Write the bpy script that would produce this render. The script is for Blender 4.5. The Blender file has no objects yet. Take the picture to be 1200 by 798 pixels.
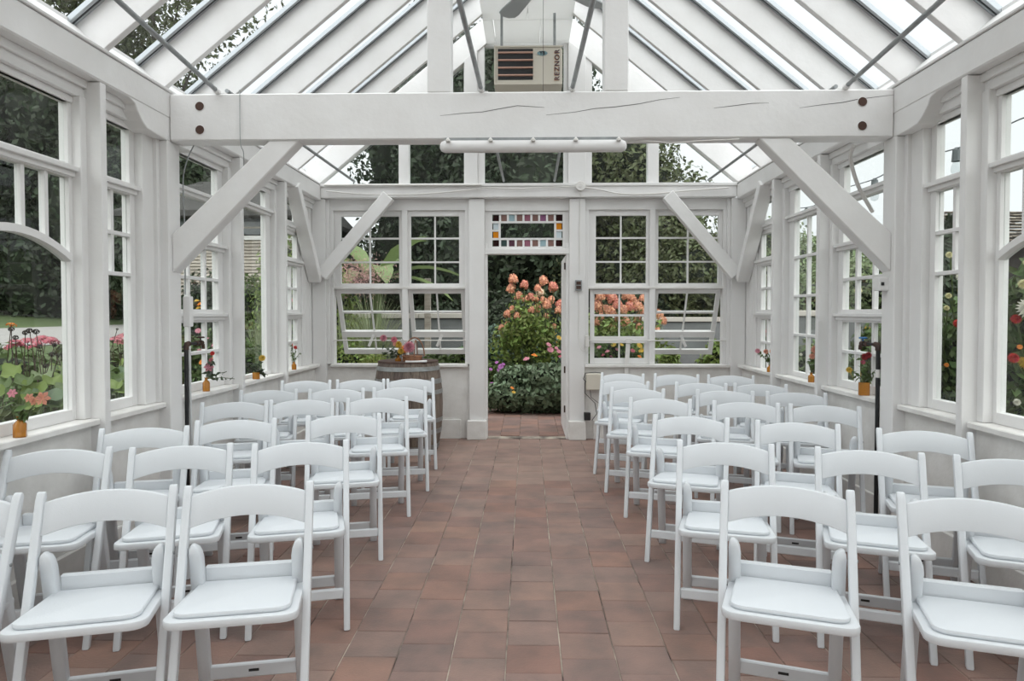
import bpy, bmesh, math, random
import numpy as np
from mathutils import Vector, Matrix
R = math.radians
SC = bpy.context.scene
COL = SC.collection
random.seed(7)
rng = np.random.default_rng(7)

# ---------------------------------------------------------------- camera
cam_d = bpy.data.cameras.new('camera')
cam = bpy.data.objects.new('camera', cam_d); COL.objects.link(cam)
cam_d.sensor_width = 36.0; cam_d.lens = 36.0 * 800 / 1200
cam_d.shift_y = -12.05 / 1200
cam.location = (0, 0, 1.33)
cam.rotation_euler = (R(90 - 1.5), 0, math.atan(18 / 800))
cam_d.clip_end = 400
SC.camera = cam
# ---------------------------------------------------------------- sky and exposure
W = bpy.data.worlds.new('world'); SC.world = W; W.use_nodes = True
wt = W.node_tree; wt.nodes.clear()
wo = wt.nodes.new('ShaderNodeOutputWorld'); wb = wt.nodes.new('ShaderNodeBackground')
wtc = wt.nodes.new('ShaderNodeTexCoord'); wn = wt.nodes.new('ShaderNodeTexNoise'); wr = wt.nodes.new('ShaderNodeValToRGB')
wn.inputs['Scale'].default_value = 1.6; wn.inputs['Detail'].default_value = 3
wr.color_ramp.elements[0].position = .3; wr.color_ramp.elements[0].color = (.66, .685, .71, 1)
wr.color_ramp.elements[1].position = .7; wr.color_ramp.elements[1].color = (.72, .74, .75, 1)
wt.links.new(wtc.outputs['Generated'], wn.inputs['Vector']); wt.links.new(wn.outputs['Fac'], wr.inputs['Fac'])
wt.links.new(wr.outputs['Color'], wb.inputs['Color']); wt.links.new(wb.outputs['Background'], wo.inputs['Surface'])
wb.inputs['Strength'].default_value = 1.0
# very wide, soft sun lamp for overcast glow, added to brighten the interior
sun_d = bpy.data.lights.new('sun', 'SUN'); sun_d.energy = 3.0; sun_d.angle = R(120); sun_d.color = (1.0, .985, .96)
sun = bpy.data.objects.new('sun', sun_d); COL.objects.link(sun); sun.rotation_euler = (R(28), R(4), 0)
vs = SC.view_settings
vs.view_transform = 'Standard'; vs.look = 'None'; vs.gamma = 1.0; vs.use_curve_mapping = False
vs.exposure = 0.70
SC.cycles.max_bounces = 10; SC.cycles.diffuse_bounces = 5; SC.cycles.transparent_max_bounces = 24

# ---------------------------------------------------------------- helpers
def tag(o, label=None, cat=None, group=None, kind=None):
    if label: o['label'] = label
    if cat: o['category'] = cat
    if group: o['group'] = group
    if kind: o['kind'] = kind
    return o
def empty(name, loc=(0, 0, 0), rz=0, label=None, cat=None, group=None, kind=None):
    o = bpy.data.objects.new(name, None); COL.objects.link(o)
    o.empty_display_size = .1; o.location = loc; o.rotation_euler = (0, 0, rz)
    return tag(o, label, cat, group, kind)
def link(name, me, mat=None, parent=None, loc=None):
    if mat and not me.materials: me.materials.append(mat)
    o = bpy.data.objects.new(name, me); COL.objects.link(o)
    if parent: o.parent = parent
    if loc is not None: o.location = loc
    return o
class MB:
    def __init__(s): s.v = []; s.f = []
    def add(s, vs_, fs):
        n = len(s.v); s.v += [tuple(p) for p in vs_]; s.f += [tuple(n + i for i in f) for f in fs]; return s
    def box(s, x0, x1, y0, y1, z0, z1):
        if x1 < x0: x0, x1 = x1, x0
        if y1 < y0: y0, y1 = y1, y0
        if z1 < z0: z0, z1 = z1, z0
        return s.add([(x0,y0,z0),(x1,y0,z0),(x1,y1,z0),(x0,y1,z0),(x0,y0,z1),(x1,y0,z1),(x1,y1,z1),(x0,y1,z1)],
            [(0,3,2,1),(4,5,6,7),(0,1,5,4),(1,2,6,5),(2,3,7,6),(3,0,4,7)])
    def beam(s, p, q, w, t, up=(0,0,1)):       # w across (perpendicular to up), t along up
        p = Vector(p); q = Vector(q); d = (q-p).normalized(); sd = d.cross(Vector(up)).normalized(); u = sd.cross(d)
        a = sd*w/2; b = u*t/2
        V = [p-a-b, p+a-b, p+a+b, p-a+b, q-a-b, q+a-b, q+a+b, q-a+b]
        return s.add(V, [(0,1,2,3),(4,7,6,5),(0,4,5,1),(1,5,6,2),(2,6,7,3),(3,7,4,0)])
    def tube(s, pts, r, n=8, caps=True):
        pts = [Vector(p) for p in pts]; rs = r if isinstance(r, (list, tuple)) else [r]*len(pts)
        V = []; ref = None
        for i, p in enumerate(pts):
            d = (pts[min(i+1, len(pts)-1)] - pts[max(i-1, 0)]).normalized()
            if ref is None: ref = Vector((0,0,1)) if abs(d.z) < .9 else Vector((1,0,0))
            a = d.cross(ref).normalized(); ref = a.cross(d); b = ref
            for k in range(n):
                t = 2*math.pi*k/n; V.append(p + (a*math.cos(t) + b*math.sin(t))*rs[i])
        F = [(i*n+k, i*n+(k+1)%n, (i+1)*n+(k+1)%n, (i+1)*n+k) for i in range(len(pts)-1) for k in range(n)]
        if caps: F += [tuple(range(n))[::-1], tuple((len(pts)-1)*n+k for k in range(n))]
        return s.add(V, F)
    def lathe(s, prof, n=24, c=(0,0,0)):
        V = [(c[0]+r*math.cos(2*math.pi*k/n), c[1]+r*math.sin(2*math.pi*k/n), c[2]+z) for r, z in prof for k in range(n)]
        F = [(i*n+k, i*n+(k+1)%n, (i+1)*n+(k+1)%n, (i+1)*n+k) for i in range(len(prof)-1) for k in range(n)]
        if prof[0][0] > 1e-5: F.append(tuple(range(n))[::-1])
        if prof[-1][0] > 1e-5: F.append(tuple((len(prof)-1)*n+k for k in range(n)))
        return s.add(V, F)
    def prism(s, poly, fn, a, b):              # poly of 2-D points; fn(u, v, w) -> xyz
        n = len(poly)
        return s.add([fn(u, v, a) for u, v in poly] + [fn(u, v, b) for u, v in poly],
            [tuple(range(n))[::-1], tuple(range(n, 2*n))] + [(i, (i+1)%n, n+(i+1)%n, n+i) for i in range(n)])
    def mesh(s, name, mat=None, bevel=0, smooth=False, segs=1, seg_smooth=False):
        me = bpy.data.meshes.new(name); me.from_pydata(s.v, [], s.f)
        bm = bmesh.new(); bm.from_mesh(me)
        bmesh.ops.recalc_face_normals(bm, faces=bm.faces)
        if bevel:
            es = [e for e in bm.edges if len(e.link_faces) == 2 and e.calc_face_angle(0) > R(40)]
            bmesh.ops.bevel(bm, geom=es, offset=bevel, segments=segs, profile=.5, affect='EDGES', clamp_overlap=True)
        bm.to_mesh(me); bm.free()
        if smooth:
            me.polygons.foreach_set('use_smooth', [True]*len(me.polygons))
            try: me.set_sharp_from_angle(angle=R(smooth if smooth is not True else 40))
            except Exception: pass
        if mat: me.materials.append(mat)
        return me
    def build(s, name, mat, parent=None, bevel=0, smooth=False, segs=1, label=None, loc=None):
        o = link(name, s.mesh(name, mat, bevel, smooth, segs), None, parent, loc)
        if label: o['label'] = label
        return o
def npmesh(name, V, F, mat):                    # V (n,3), F (m,k) constant k
    me = bpy.data.meshes.new(name); V = np.asarray(V, 'f4'); F = np.asarray(F, 'i4'); m, k = F.shape
    me.vertices.add(len(V)); me.vertices.foreach_set('co', V.ravel())
    me.loops.add(m*k); me.loops.foreach_set('vertex_index', F.ravel())
    me.polygons.add(m); me.polygons.foreach_set('loop_start', np.arange(0, m*k, k, dtype='i4'))
    me.update(calc_edges=True); me.materials.append(mat); return me
def copy_tree(o, parent=None):
    c = o.copy(); COL.objects.link(c)
    if parent: c.parent = parent
    for ch in list(o.children): copy_tree(ch, c)
    return c

# ---------------------------------------------------------------- materials
def mat(name, col, rough=.5, noise=0, nscale=8, col2=None, bump=0, bscale=60, metal=0, spec=.5, stretch=None, rnd=0, island=False, world=False, transl=0):
    m = bpy.data.materials.new(name); m.use_nodes = True; nt = m.node_tree; p = nt.nodes['Principled BSDF']
    p.inputs['Roughness'].default_value = rough; p.inputs['Metallic'].default_value = metal
    p.inputs['Specular IOR Level'].default_value = spec
    tc = nt.nodes.new('ShaderNodeTexCoord'); src = nt.nodes.new('ShaderNodeNewGeometry').outputs['Position'] if world else tc.outputs['Object']
    if stretch:
        mp = nt.nodes.new('ShaderNodeMapping'); mp.inputs['Scale'].default_value = stretch
        nt.links.new(src, mp.inputs['Vector']); src = mp.outputs['Vector']
    out = None
    if noise and col2:
        n = nt.nodes.new('ShaderNodeTexNoise'); n.inputs['Scale'].default_value = nscale; n.inputs['Detail'].default_value = 5
        r_ = nt.nodes.new('ShaderNodeValToRGB'); r_.color_ramp.elements[0].position = .5-noise/2; r_.color_ramp.elements[1].position = .5+noise/2
        r_.color_ramp.elements[0].color = (*col2, 1); r_.color_ramp.elements[1].color = (*col, 1)
        nt.links.new(src, n.inputs['Vector']); nt.links.new(n.outputs['Fac'], r_.inputs['Fac']); out = r_.outputs['Color']
    if rnd:
        hs = nt.nodes.new('ShaderNodeHueSaturation')
        if island:
            g = nt.nodes.new('ShaderNodeNewGeometry'); rs = g.outputs['Random Per Island']
        else:
            g = nt.nodes.new('ShaderNodeObjectInfo'); rs = g.outputs['Random']
        mr = nt.nodes.new('ShaderNodeMapRange'); mr.inputs['To Min'].default_value = 1-rnd; mr.inputs['To Max'].default_value = 1+rnd
        nt.links.new(rs, mr.inputs['Value']); nt.links.new(mr.outputs['Result'], hs.inputs['Value'])
        mh = nt.nodes.new('ShaderNodeMapRange'); mh.inputs['To Min'].default_value = .5-rnd*.05; mh.inputs['To Max'].default_value = .5+rnd*.05
        nt.links.new(rs, mh.inputs['Value']); nt.links.new(mh.outputs['Result'], hs.inputs['Hue'])
        if out: nt.links.new(out, hs.inputs['Color'])
        else: hs.inputs['Color'].default_value = (*col, 1)
        out = hs.outputs['Color']
    if out: nt.links.new(out, p.inputs['Base Color'])
    else: p.inputs['Base Color'].default_value = (*col, 1)
    if bump:
        b = nt.nodes.new('ShaderNodeTexNoise'); b.inputs['Scale'].default_value = bscale; b.inputs['Detail'].default_value = 3
        nt.links.new(src, b.inputs['Vector'])
        bp = nt.nodes.new('ShaderNodeBump'); bp.inputs['Strength'].default_value = bump; bp.inputs['Distance'].default_value = .004
        nt.links.new(b.outputs['Fac'], bp.inputs['Height']); nt.links.new(bp.outputs['Normal'], p.inputs['Normal'])
    if transl:
        t = nt.nodes.new('ShaderNodeBsdfTranslucent'); mx = nt.nodes.new('ShaderNodeMixShader'); mx.inputs[0].default_value = transl
        if out: nt.links.new(out, t.inputs['Color'])
        else: t.inputs['Color'].default_value = (*col, 1)
        nt.links.new(p.outputs[0], mx.inputs[1]); nt.links.new(t.outputs[0], mx.inputs[2]); nt.links.new(mx.outputs[0], nt.nodes['Material Output'].inputs['Surface'])
    return m
def glass(name, tint=(1,1,1), refl=1.0, ior=1.45, rough=0.0):
    m = bpy.data.materials.new(name); m.use_nodes = True; nt = m.node_tree; nt.nodes.clear()
    o = nt.nodes.new('ShaderNodeOutputMaterial'); t = nt.nodes.new('ShaderNodeBsdfTransparent'); g = nt.nodes.new('ShaderNodeBsdfGlossy')
    f = nt.nodes.new('ShaderNodeFresnel'); mu = nt.nodes.new('ShaderNodeMath'); mu.operation = 'MULTIPLY'; mu.inputs[1].default_value = refl
    mx = nt.nodes.new('ShaderNodeMixShader'); t.inputs['Color'].default_value = (*tint, 1); g.inputs['Roughness'].default_value = rough
    f.inputs['IOR'].default_value = ior
    ge = nt.nodes.new('ShaderNodeNewGeometry'); iv = nt.nodes.new('ShaderNodeMath'); iv.operation = 'SUBTRACT'; iv.inputs[0].default_value = 1.0   # reflect on the outer faces only
    m2 = nt.nodes.new('ShaderNodeMath'); m2.operation = 'MULTIPLY'
    nt.links.new(ge.outputs['Backfacing'], iv.inputs[1]); nt.links.new(f.outputs[0], mu.inputs[0]); nt.links.new(mu.outputs[0], m2.inputs[0]); nt.links.new(iv.outputs[0], m2.inputs[1]); nt.links.new(m2.outputs[0], mx.inputs[0])
    nt.links.new(t.outputs[0], mx.inputs[1]); nt.links.new(g.outputs[0], mx.inputs[2]); nt.links.new(mx.outputs[0], o.inputs['Surface'])
    return m
PAINT = mat('white_paint', (.765,.76,.755), .55, noise=.5, nscale=3, col2=(.71,.70,.69), bump=.25, bscale=40, stretch=(1,1,1))
PAINTW = mat('white_timber', (.785,.78,.775), .5, noise=.45, nscale=5, col2=(.73,.72,.71), bump=.35, bscale=30, stretch=(1,1,1))
WEATHER = mat('weathered_white', (.77,.76,.74), .6, noise=.35, nscale=9, col2=(.67,.655,.63), bump=.3, bscale=50)
GLASS = glass('window_glass', (.93,.95,.94), .8)
ROOFGLASS = glass('roof_glass', (.95,.965,.97), .7)
DIFFUSER = mat('milky_panel', (.80,.80,.79), .6, transl=.55)
ALU = mat('aluminium', (.42,.45,.47), .4, metal=.6)
ALUD = mat('dark_gasket', (.05,.055,.06), .6)
GALV = mat('galvanised_steel', (.36,.38,.385), .45, noise=.4, nscale=20, col2=(.26,.275,.28), metal=.5)
RESIN = mat('white_resin', (.64,.665,.69), .38, bump=.06, bscale=200)
VINYL = mat('white_vinyl', (.66,.69,.72), .45, bump=.15, bscale=150)
BLACK = mat('black_plastic', (.012,.012,.013), .5)
RUST = mat('rusty_pipe', (.08,.035,.02), .7, noise=.4, nscale=30, col2=(.03,.018,.015))
PEG = mat('dark_peg', (.07,.035,.025), .8)
CRACK = mat('crack', (.10,.095,.09), .9)
BEIGE = mat('beige_enamel', (.60,.56,.48), .5)
LOUVER = mat('salmon_louver', (.55,.33,.26), .5)
PVC = mat('white_cable', (.66,.645,.62), .5)
GREYFAN = mat('grey_fan', (.40,.43,.44), .5)

# ---------------------------------------------------------------- floor of pavers
TW, TL, X00, Y00 = .2108, .2135, -.081, 2.486
def paver_mat(name='paver', c1=(.285,.175,.142), c2=(.17,.12,.105), isl=False, rnd=.09):
    return mat(name, c1, .6, noise=.42, nscale=5.5, col2=c2, bump=.5, bscale=90, rnd=rnd, island=isl, spec=.4, world=True)
PAV = [paver_mat('clay_paver'), paver_mat('clay_paver_brown', (.265,.172,.145), (.16,.118,.105)), paver_mat('clay_paver_red', (.295,.17,.133), (.18,.118,.098))]
PAVS = paver_mat('clay_paver_far', (.305,.20,.165), (.205,.145,.125), True)
MORTAR = mat('mortar', (.52,.46,.38), .9, noise=.3, nscale=5, col2=(.06,.045,.04), world=True)
def paver_geo(b, w, l, cx=0, cy=0, z=0, dz=0, tx=0):
    x, y, c = w/2-.0021, l/2-.0018, .0025
    b.add([(cx-x,cy-y,z-.02),(cx+x,cy-y,z-.02),(cx+x,cy+y,z-.02),(cx-x,cy+y,z-.02),
           (cx-x,cy-y,z-c),(cx+x,cy-y,z-c),(cx+x,cy+y,z-c),(cx-x,cy+y,z-c),
           (cx-x+c,cy-y+c,z+tx),(cx+x-c,cy-y+c,z-tx),(cx+x-c,cy+y-c,z-tx+dz),(cx-x+c,cy+y-c,z+tx+dz)],
          [(0,1,5,4),(1,2,6,5),(2,3,7,6),(3,0,4,7),(4,5,9,8),(5,6,10,9),(6,7,11,10),(7,4,8,11),(8,9,10,11)])
floor = MB().box(-2.34, 2.34, -3.0, 7.3, -.12, -.0045).build('floor', MORTAR)
tag(floor, 'floor of staggered reddish brown clay pavers in long columns', 'floor', kind='structure')
variants = []
for i in range(9):
    b = MB(); paver_geo(b, TW, TL, dz=random.uniform(-.0012,.0012), tx=random.uniform(-.0008,.0008))
    variants.append(b.mesh('paver', PAV[[0,0,0,1,1,1,0,2,2][i]]))
cells = []
for k in range(-11, 12):
    xc = X00 + TW*(k+.5)
    if abs(xc) > 2.30: continue
    off = 0 if k % 2 == 0 else TL/2
    for j in range(-26, 26):
        yc = Y00 + off + TL*(j+.5)
        if -3.0+TL/2 < yc < 7.22: cells.append((xc, yc))
vis = sorted([c for c in cells if c[1] > 2.40], key=lambda c: c[1])
part_set = set(vis[:298])
far = MB()
for c in cells:
    z = random.uniform(-.0016, .0012)
    if c in part_set:
        o = bpy.data.objects.new('paver', random.choice(variants)); COL.objects.link(o); o.parent = floor
        o.location = (c[0]+random.uniform(-.0008,.0008), c[1]+random.uniform(-.0008,.0008), z); o.rotation_euler.z = random.choice((0, math.pi))+random.uniform(-.004,.004)
    else: paver_geo(far, TW, TL, c[0], c[1], z)
o = far.build('pavers', PAVS, floor); o['kind'] = 'stuff'

# ---------------------------------------------------------------- side walls
def sx(s): return lambda x: s*x
POSTS = [(-2.40,-2.35),(-1.43,-1.38),(-.45,-.40),(.50,.55),(1.45,1.50),(2.47,2.52),(3.42,3.467),(5.10,5.15),(6.04,6.09)]
wall = {}
for s, side in ((-1,'left'),(1,'right')):
    w = empty('wall_'+side, (0,0,0)); wall[s] = w
    tag(w, f'white painted timber {side} wall with posts between the windows', 'wall', kind='structure')
    MB().box(s*2.225, s*2.34, -3.0, 7.24, 0, .765).build('knee_wall', WEATHER, w, bevel=.003)
    MB().box(s*2.20, s*2.225, -3.0, 7.12, 0, .17).build('skirting_board', WEATHER, w, bevel=.004)
    for y0, y1 in POSTS:
        MB().box(s*2.15, s*2.30, y0, y1, 0.0, 2.49).build('post', PAINT, w, bevel=.003)
        MB().box(s*2.225, s*2.30, y0-.045, y1+.045, .79, 2.41).build('post_casing', PAINT, w, bevel=.003)
    MB().box(s*2.15, s*2.32, 4.06, 4.20, 0, 2.36).build('post', PAINT, w, bevel=.005, label='wide corner post under the tie beam')
    MB().box(s*2.225, s*2.30, 3.92, 4.06, .79, 2.40).box(s*2.20, s*2.30, 4.03, 4.06, .79, 2.38).box(s*2.225, s*2.30, 4.20, 4.27, .79, 2.40).build('post_casing', PAINT, w, bevel=.003)
    # corner boards at the far end
    for a, b_ in ((6.80,6.905),(6.915,7.02),(7.03,7.14)):
        MB().box(s*2.255, s*2.30, a, b_, .79, 2.49).build('corner_board', PAINT, w, bevel=.004)
    # plate
    MB().box(s*2.15, s*2.36, -3.0, 7.10, 2.495, 2.65).build('top_plate', PAINTW, w, bevel=.008)
    MB().box(s*2.145, s*2.36, -3.0, 7.10, 2.652, 2.668).build('plate_ledge', PAINT, w, bevel=.003)
    MB().box(s*2.235, s*2.34, -3.0, 7.14, 2.405, 2.495).box(s*2.215, s*2.235, -3.0, 7.14, 2.455, 2.495).build('header', PAINT, w, bevel=.003)
    MB().box(s*2.262, s*2.30, -3.0, 7.14, 2.37, 2.405).build('header_moulding', PAINT, w, bevel=.003)
    # carved bracket that carries the tie beam
    poly = [(3.66,2.50),(3.735,2.475),(3.755,2.442),(3.80,2.40),(3.85,2.372),(3.95,2.362),(4.06,2.36),(4.40,2.36),(4.40,2.50)]
    MB().prism(poly, lambda u,v,q: (s*q,u,v), 2.153, 2.31).build('bracket', PAINTW, w, bevel=.004)
    # sill pieces between the posts
    ys = [-3.0]+[v for p in POSTS[:7] for v in p]+[4.06,4.20]+[v for p in POSTS[7:] for v in p]+[7.14]
    for a, b_ in zip(ys[0::2], ys[1::2]):
        if b_-a < .1: continue
        MB().box(s*2.175, s*2.32, a, b_, .757, .789).build('sill', WEATHER, w, bevel=.005)
    # brace in the corner
    MB().beam((s*2.19,7.02,1.66),(s*2.19,6.35,2.52),.085,.125,(1,0,0)).build('corner_brace', PAINTW, w, bevel=.005)

def pegs(parent, pts, r=.013):
    for p, d in pts:
        p = Vector(p); d = Vector(d)
        MB().tube([p, p+d*.003], r, 12).build('peg', PEG, parent)

# side windows -----------------------------------------------------
win_n = [0]
def pane_box(s, y0, y1, z0, z1, x=2.292): return MB().box(s*x, s*(x+.004), y0, y1, z0, z1)
def side_window(s, label, fy0, fy1, bands):
    """bands: list of (z0,z1, glass y0, glass y1, column bars, row bars) ; frame fills fy0..fy1"""
    win_n[0] += 1
    w = empty(f'window_{win_n[0]}', (s*2.29, (fy0+fy1)/2, .79)); tag(w, label, 'window', kind='structure')
    off = w.location
    def put(mb, name, m=PAINT, par=w, bevel=.002):
        o = mb.build(name, m, par, bevel=bevel); 
        o.location = -off if par is w else (0,0,0)
        return o
    zb = .79
    for bi, bd in enumerate(bands):
        z0, z1, g0, g1, cb, rb = bd[:6]
        arch = bd[6] if len(bd) > 6 else None
        top = bands[bi+1][0] - .0 if bi+1 < len(bands) else 2.41
        # sash frame: stiles and rails around the glass
        zr0 = (zb if bi == 0 else (bands[bi-1][1]+z0)/2)
        zr1 = ((z1+bands[bi+1][0])/2 if bi+1 < len(bands) else 2.41)
        f = MB()
        f.box(s*2.272, s*2.32, fy0, g0, zr0, zr1).box(s*2.272, s*2.32, g1, fy1, zr0, zr1)
        f.box(s*2.272, s*2.32, g0, g1, zr0, z0).box(s*2.272, s*2.32, g0, g1, z1, zr1)
        fr = put(f, 'sash')
        if bi+1 < len(bands) and bands[bi+1][0]-z1 > .055:       # projecting rail moulding between transom and sash
            zc = (z1+bands[bi+1][0])/2
            put(MB().box(s*2.235, s*2.275, fy0-.01, fy1+.01, zc-.005, zc+.018), 'rail_moulding')
            put(MB().box(s*2.255, s*2.275, fy0, fy1, zc-.03, zc-.005), 'rail_moulding')
        for y in cb:
            zlo = z0; zhi = z1
            if arch: zlo = arch(y)
            elif isinstance(y, tuple): y, zlo, zhi = y
            put(MB().box(s*2.276, s*2.308, y-.012, y+.012, zlo, zhi), 'muntin', par=fr)
        for z in rb:
            put(MB().box(s*2.274, s*2.310, g0, g1, z-.011, z+.011), 'muntin', par=fr)
        if arch:
            n = 16; P = [(g0+(g1-g0)*i/n, arch(g0+(g1-g0)*i/n)) for i in range(n+1)]
            poly = [(y, z-.018) for y, z in P] + [(y, z+.018) for y, z in reversed(P)]
            put(MB().prism(poly, lambda u,v,q: (s*q,u,v), 2.262, 2.312), 'arched_muntin', par=fr, bevel=0)
            ysb = [g0]+sorted(cb)+[g1]
            for a, b_ in zip(ysb[:-1], ysb[1:]):
                put(MB().prism([(a,arch(a)),(b_,arch(b_)),(b_,z1),(a,z1)], lambda u,v,q: (s*q,u,v), 2.292, 2.296), 'pane', GLASS, fr, 0)
            put(MB().prism([(g0,z0)]+[(g1,z0)]+[(y,z) for y, z in reversed(P)], lambda u,v,q: (s*q,u,v), 2.292, 2.296), 'pane', GLASS, fr, 0)
        else:
            cols = [g0]+[c if not isinstance(c, tuple) else c[0] for c in cb]+[g1]
            if cb and isinstance(cb[0], tuple):
                zc = cb[0][1]
                put(pane_box(s, g0, g1, z0, zc), 'pane', GLASS, fr, 0); rr = [zc]+[z for z in rb if z > zc+.02]+[z1]
            else: rr = [z0]+sorted(rb)+[z1]
            for a, b_ in zip(cols[:-1], cols[1:]):
                for c, d in zip(rr[:-1], rr[1:]):
                    put(pane_box(s, a, b_, c, d), 'pane', GLASS, fr, 0)
    return w
for s, side in ((-1,'left'),(1,'right')):
    n_ = 'left' if s < 0 else 'right'
    for (a, b_, lab) in ((-3.0,-2.40,'last bay behind the viewpoint'),(-2.35,-1.43,'fourth bay behind the viewpoint'),(-1.38,-.45,'third bay behind the viewpoint'),(-.40,.50,'second bay behind the viewpoint'),(.55,1.45,'bay beside the viewpoint'),(1.50,2.47,'bay ahead of the viewpoint'),(2.52,3.42,'nearest bay in view')):
        g0, g1 = a+.07, b_-.07; c = (g0+g1)/2; hw = (g1-g0)/2
        ar = (lambda c, hw: (lambda y: 1.60 + .105*(1-((y-c)/hw)**2)))(c, hw)
        cbs = [g0+(g1-g0)*k/5 for k in (1,2,3,4)]
        side_window(s, f'tall {n_} wall window with curved muntin and transom, {lab}', a, b_,
            [(.845,2.0,g0,g1,cbs,[],ar),(2.07,2.37,g0,g1,[],[])])
    side_window(s, f'narrow tall window just before the tie beam post, {n_} wall', 3.467, 3.92,
        [(.845,2.0,3.55,3.87,[(3.71,1.545,2.0)],[1.545,1.77]),(2.07,2.37,3.55,3.87,[],[])])
    side_window(s, f'six-pane pair of sashes behind the tie beam post, {n_} wall', 4.24, 5.06,
        [(.845,1.26,4.33,4.98,[4.555,4.79],[1.05]),(1.35,1.775,4.33,4.98,[4.555,4.79],[1.565]),(1.835,2.11,4.33,4.98,[],[]),(2.17,2.37,4.33,4.98,[],[])])
    if s > 0:
        side_window(s, 'tall grid window of four pane rows, right wall middle bay', 5.19, 6.0,
            [(.83,2.11,5.33,5.885,[5.62],[1.141,1.468,1.795]),(2.17,2.37,5.33,5.885,[],[])])
    else:
        side_window(s, 'tall single-pane window facing the sided house, left wall', 5.19, 6.0,
            [(.82,2.175,5.32,5.905,[],[]),(2.235,2.37,5.32,5.905,[],[])])
    side_window(s, f'narrow sashes in the far corner bay, {n_} wall', 6.13, 6.80,
        [(.775,1.26,6.22,6.70,[6.38,6.54],[1.04]),(1.355,1.775,6.22,6.70,[6.38,6.54],[1.56]),(1.86,2.08,6.22,6.70,[],[]),(2.21,2.37,6.22,6.70,[],[])])
pegs(wall[-1], [((-2.146,6.45,2.42),(1,0,0)),((-2.146,6.98,1.72),(1,0,0))])
pegs(wall[1], [((2.146,6.45,2.42),(-1,0,0)),((2.146,6.98,1.72),(-1,0,0))])

# ---------------------------------------------------------------- end wall with door
wb_ = empty('wall_back', (0,7.2,0)); tag(wb_, 'white end wall with doorway, windows and glazed gable', 'wall', kind='structure')
OFFB = Vector((0,-7.2,0))
def pb(mb, name, m=PAINT, bevel=.003, par=None, label=None):
    o = mb.build(name, m, par or wb_, bevel=bevel, label=label)
    if par is None: o.location = OFFB
    return o
for x0, x1 in ((-2.34,-.60),(.59,2.34)):
    pb(MB().box(x0, x1, 7.165, 7.27, 0, .765), 'knee_wall', WEATHER)
    pb(MB().box(x0+.1, x1-.1, 7.14, 7.165, 0, .20), 'skirting_board', WEATHER)
pb(MB().box(-2.07,-.625,7.12,7.27,.757,.785), 'sill', WEATHER); pb(MB().box(.60,2.12,7.12,7.27,.757,.785), 'sill', WEATHER)
for x0, x1 in ((-2.25,-2.11),(2.105,2.25)): pb(MB().box(x0, x1, 7.10, 7.24, 0, 2.51), 'corner_post')
for x0, x1 in ((-2.11,-2.075),(2.07,2.105)): pb(MB().box(x0, x1, 7.14, 7.24, .785, 2.51), 'corner_board')
pb(MB().box(-.608,-.447,7.12,7.26,0,2.51), 'post', label='door post left of the doorway'); pb(MB().box(.436,.596,7.12,7.26,0,2.51), 'post', label='door post right of the doorway')
pb(MB().box(-.447,-.42,7.14,7.26,0,2.05), 'door_jamb'); pb(MB().box(.405,.436,7.14,7.26,0,2.05), 'door_jamb')
pb(MB().box(-.63,-.425,7.07,7.16,0,.2), 'plinth', WEATHER, .006); pb(MB().box(.43,.61,7.07,7.16,0,.2), 'plinth', WEATHER, .006)
pb(MB().box(-.447,.436,7.13,7.26,1.938,1.991), 'door_head'); 
pb(MB().box(-2.15,2.15,7.08,7.26,2.515,2.65), 'end_plate', PAINTW, .008)
pb(MB().box(-2.15,2.15,7.065,7.09,2.63,2.66), 'plate_ledge', PAINT)
pb(MB().box(-2.11,-.608,7.17,7.26,2.40,2.515), 'header'); pb(MB().box(.596,2.11,7.17,7.26,2.40,2.515), 'header'); pb(MB().box(-.447,.436,7.17,7.26,2.39,2.515), 'header')
for x0, x1 in ((-2.075,-2.04),(-.655,-.608),(.596,.64),(2.035,2.07)): pb(MB().box(x0, x1, 7.16, 7.26, .785, 2.40), 'window_casing')
# braces in the end wall plane
pb(MB().beam((-2.13,7.05,1.71),(-1.43,7.05,2.53),.13,.09,(0,1,0)), 'corner_brace', PAINTW, .006)
pb(MB().beam((2.13,7.05,1.71),(1.43,7.05,2.53),.13,.09,(0,1,0)), 'corner_brace', PAINTW, .006)

def rect_sash(par, x0, x1, z0, z1, glassx, glassz, th=.035, mun=.016, loc=(0,0,0), rotx=0, thick_row=None):
    """sash drawn in its own frame: x across, z up (0 at top edge if rotx), y thickness"""
    f = MB(); xs = glassx; zs = glassz
    f.box(x0, xs[0], 0, th, z0, z1).box(xs[-1], x1, 0, th, z0, z1).box(xs[0], xs[-1], 0, th, z0, zs[0][0]).box(xs[0], xs[-1], 0, th, zs[-1][1], z1)
    fr = f.build('sash', PAINT, par, bevel=.002); fr.location = loc; fr.rotation_euler.x = rotx
    for x in xs[1:-1]: MB().box(x-mun/2, x+mun/2, .005, th-.005, zs[0][0], zs[-1][1]).build('muntin', PAINT, fr)
    for a, b_ in zip(zs[:-1], zs[1:]):
        ex = .02 if thick_row is not None and b_[0]-a[1] > .05 else 0
        MB().box(xs[0]-ex*1.5, xs[-1]+ex*1.5, .004-ex, th-.004, a[1], b_[0]).build('muntin', PAINT, fr)
    for a, b_ in zip(xs[:-1], xs[1:]):
        for c, d in zs: MB().box(a, b_, th/2-.002, th/2+.002, c, d).build('pane', GLASS, fr)
    return fr
UP = [(1.635,1.851),(1.868,2.10),(2.118,2.342)]
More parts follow.
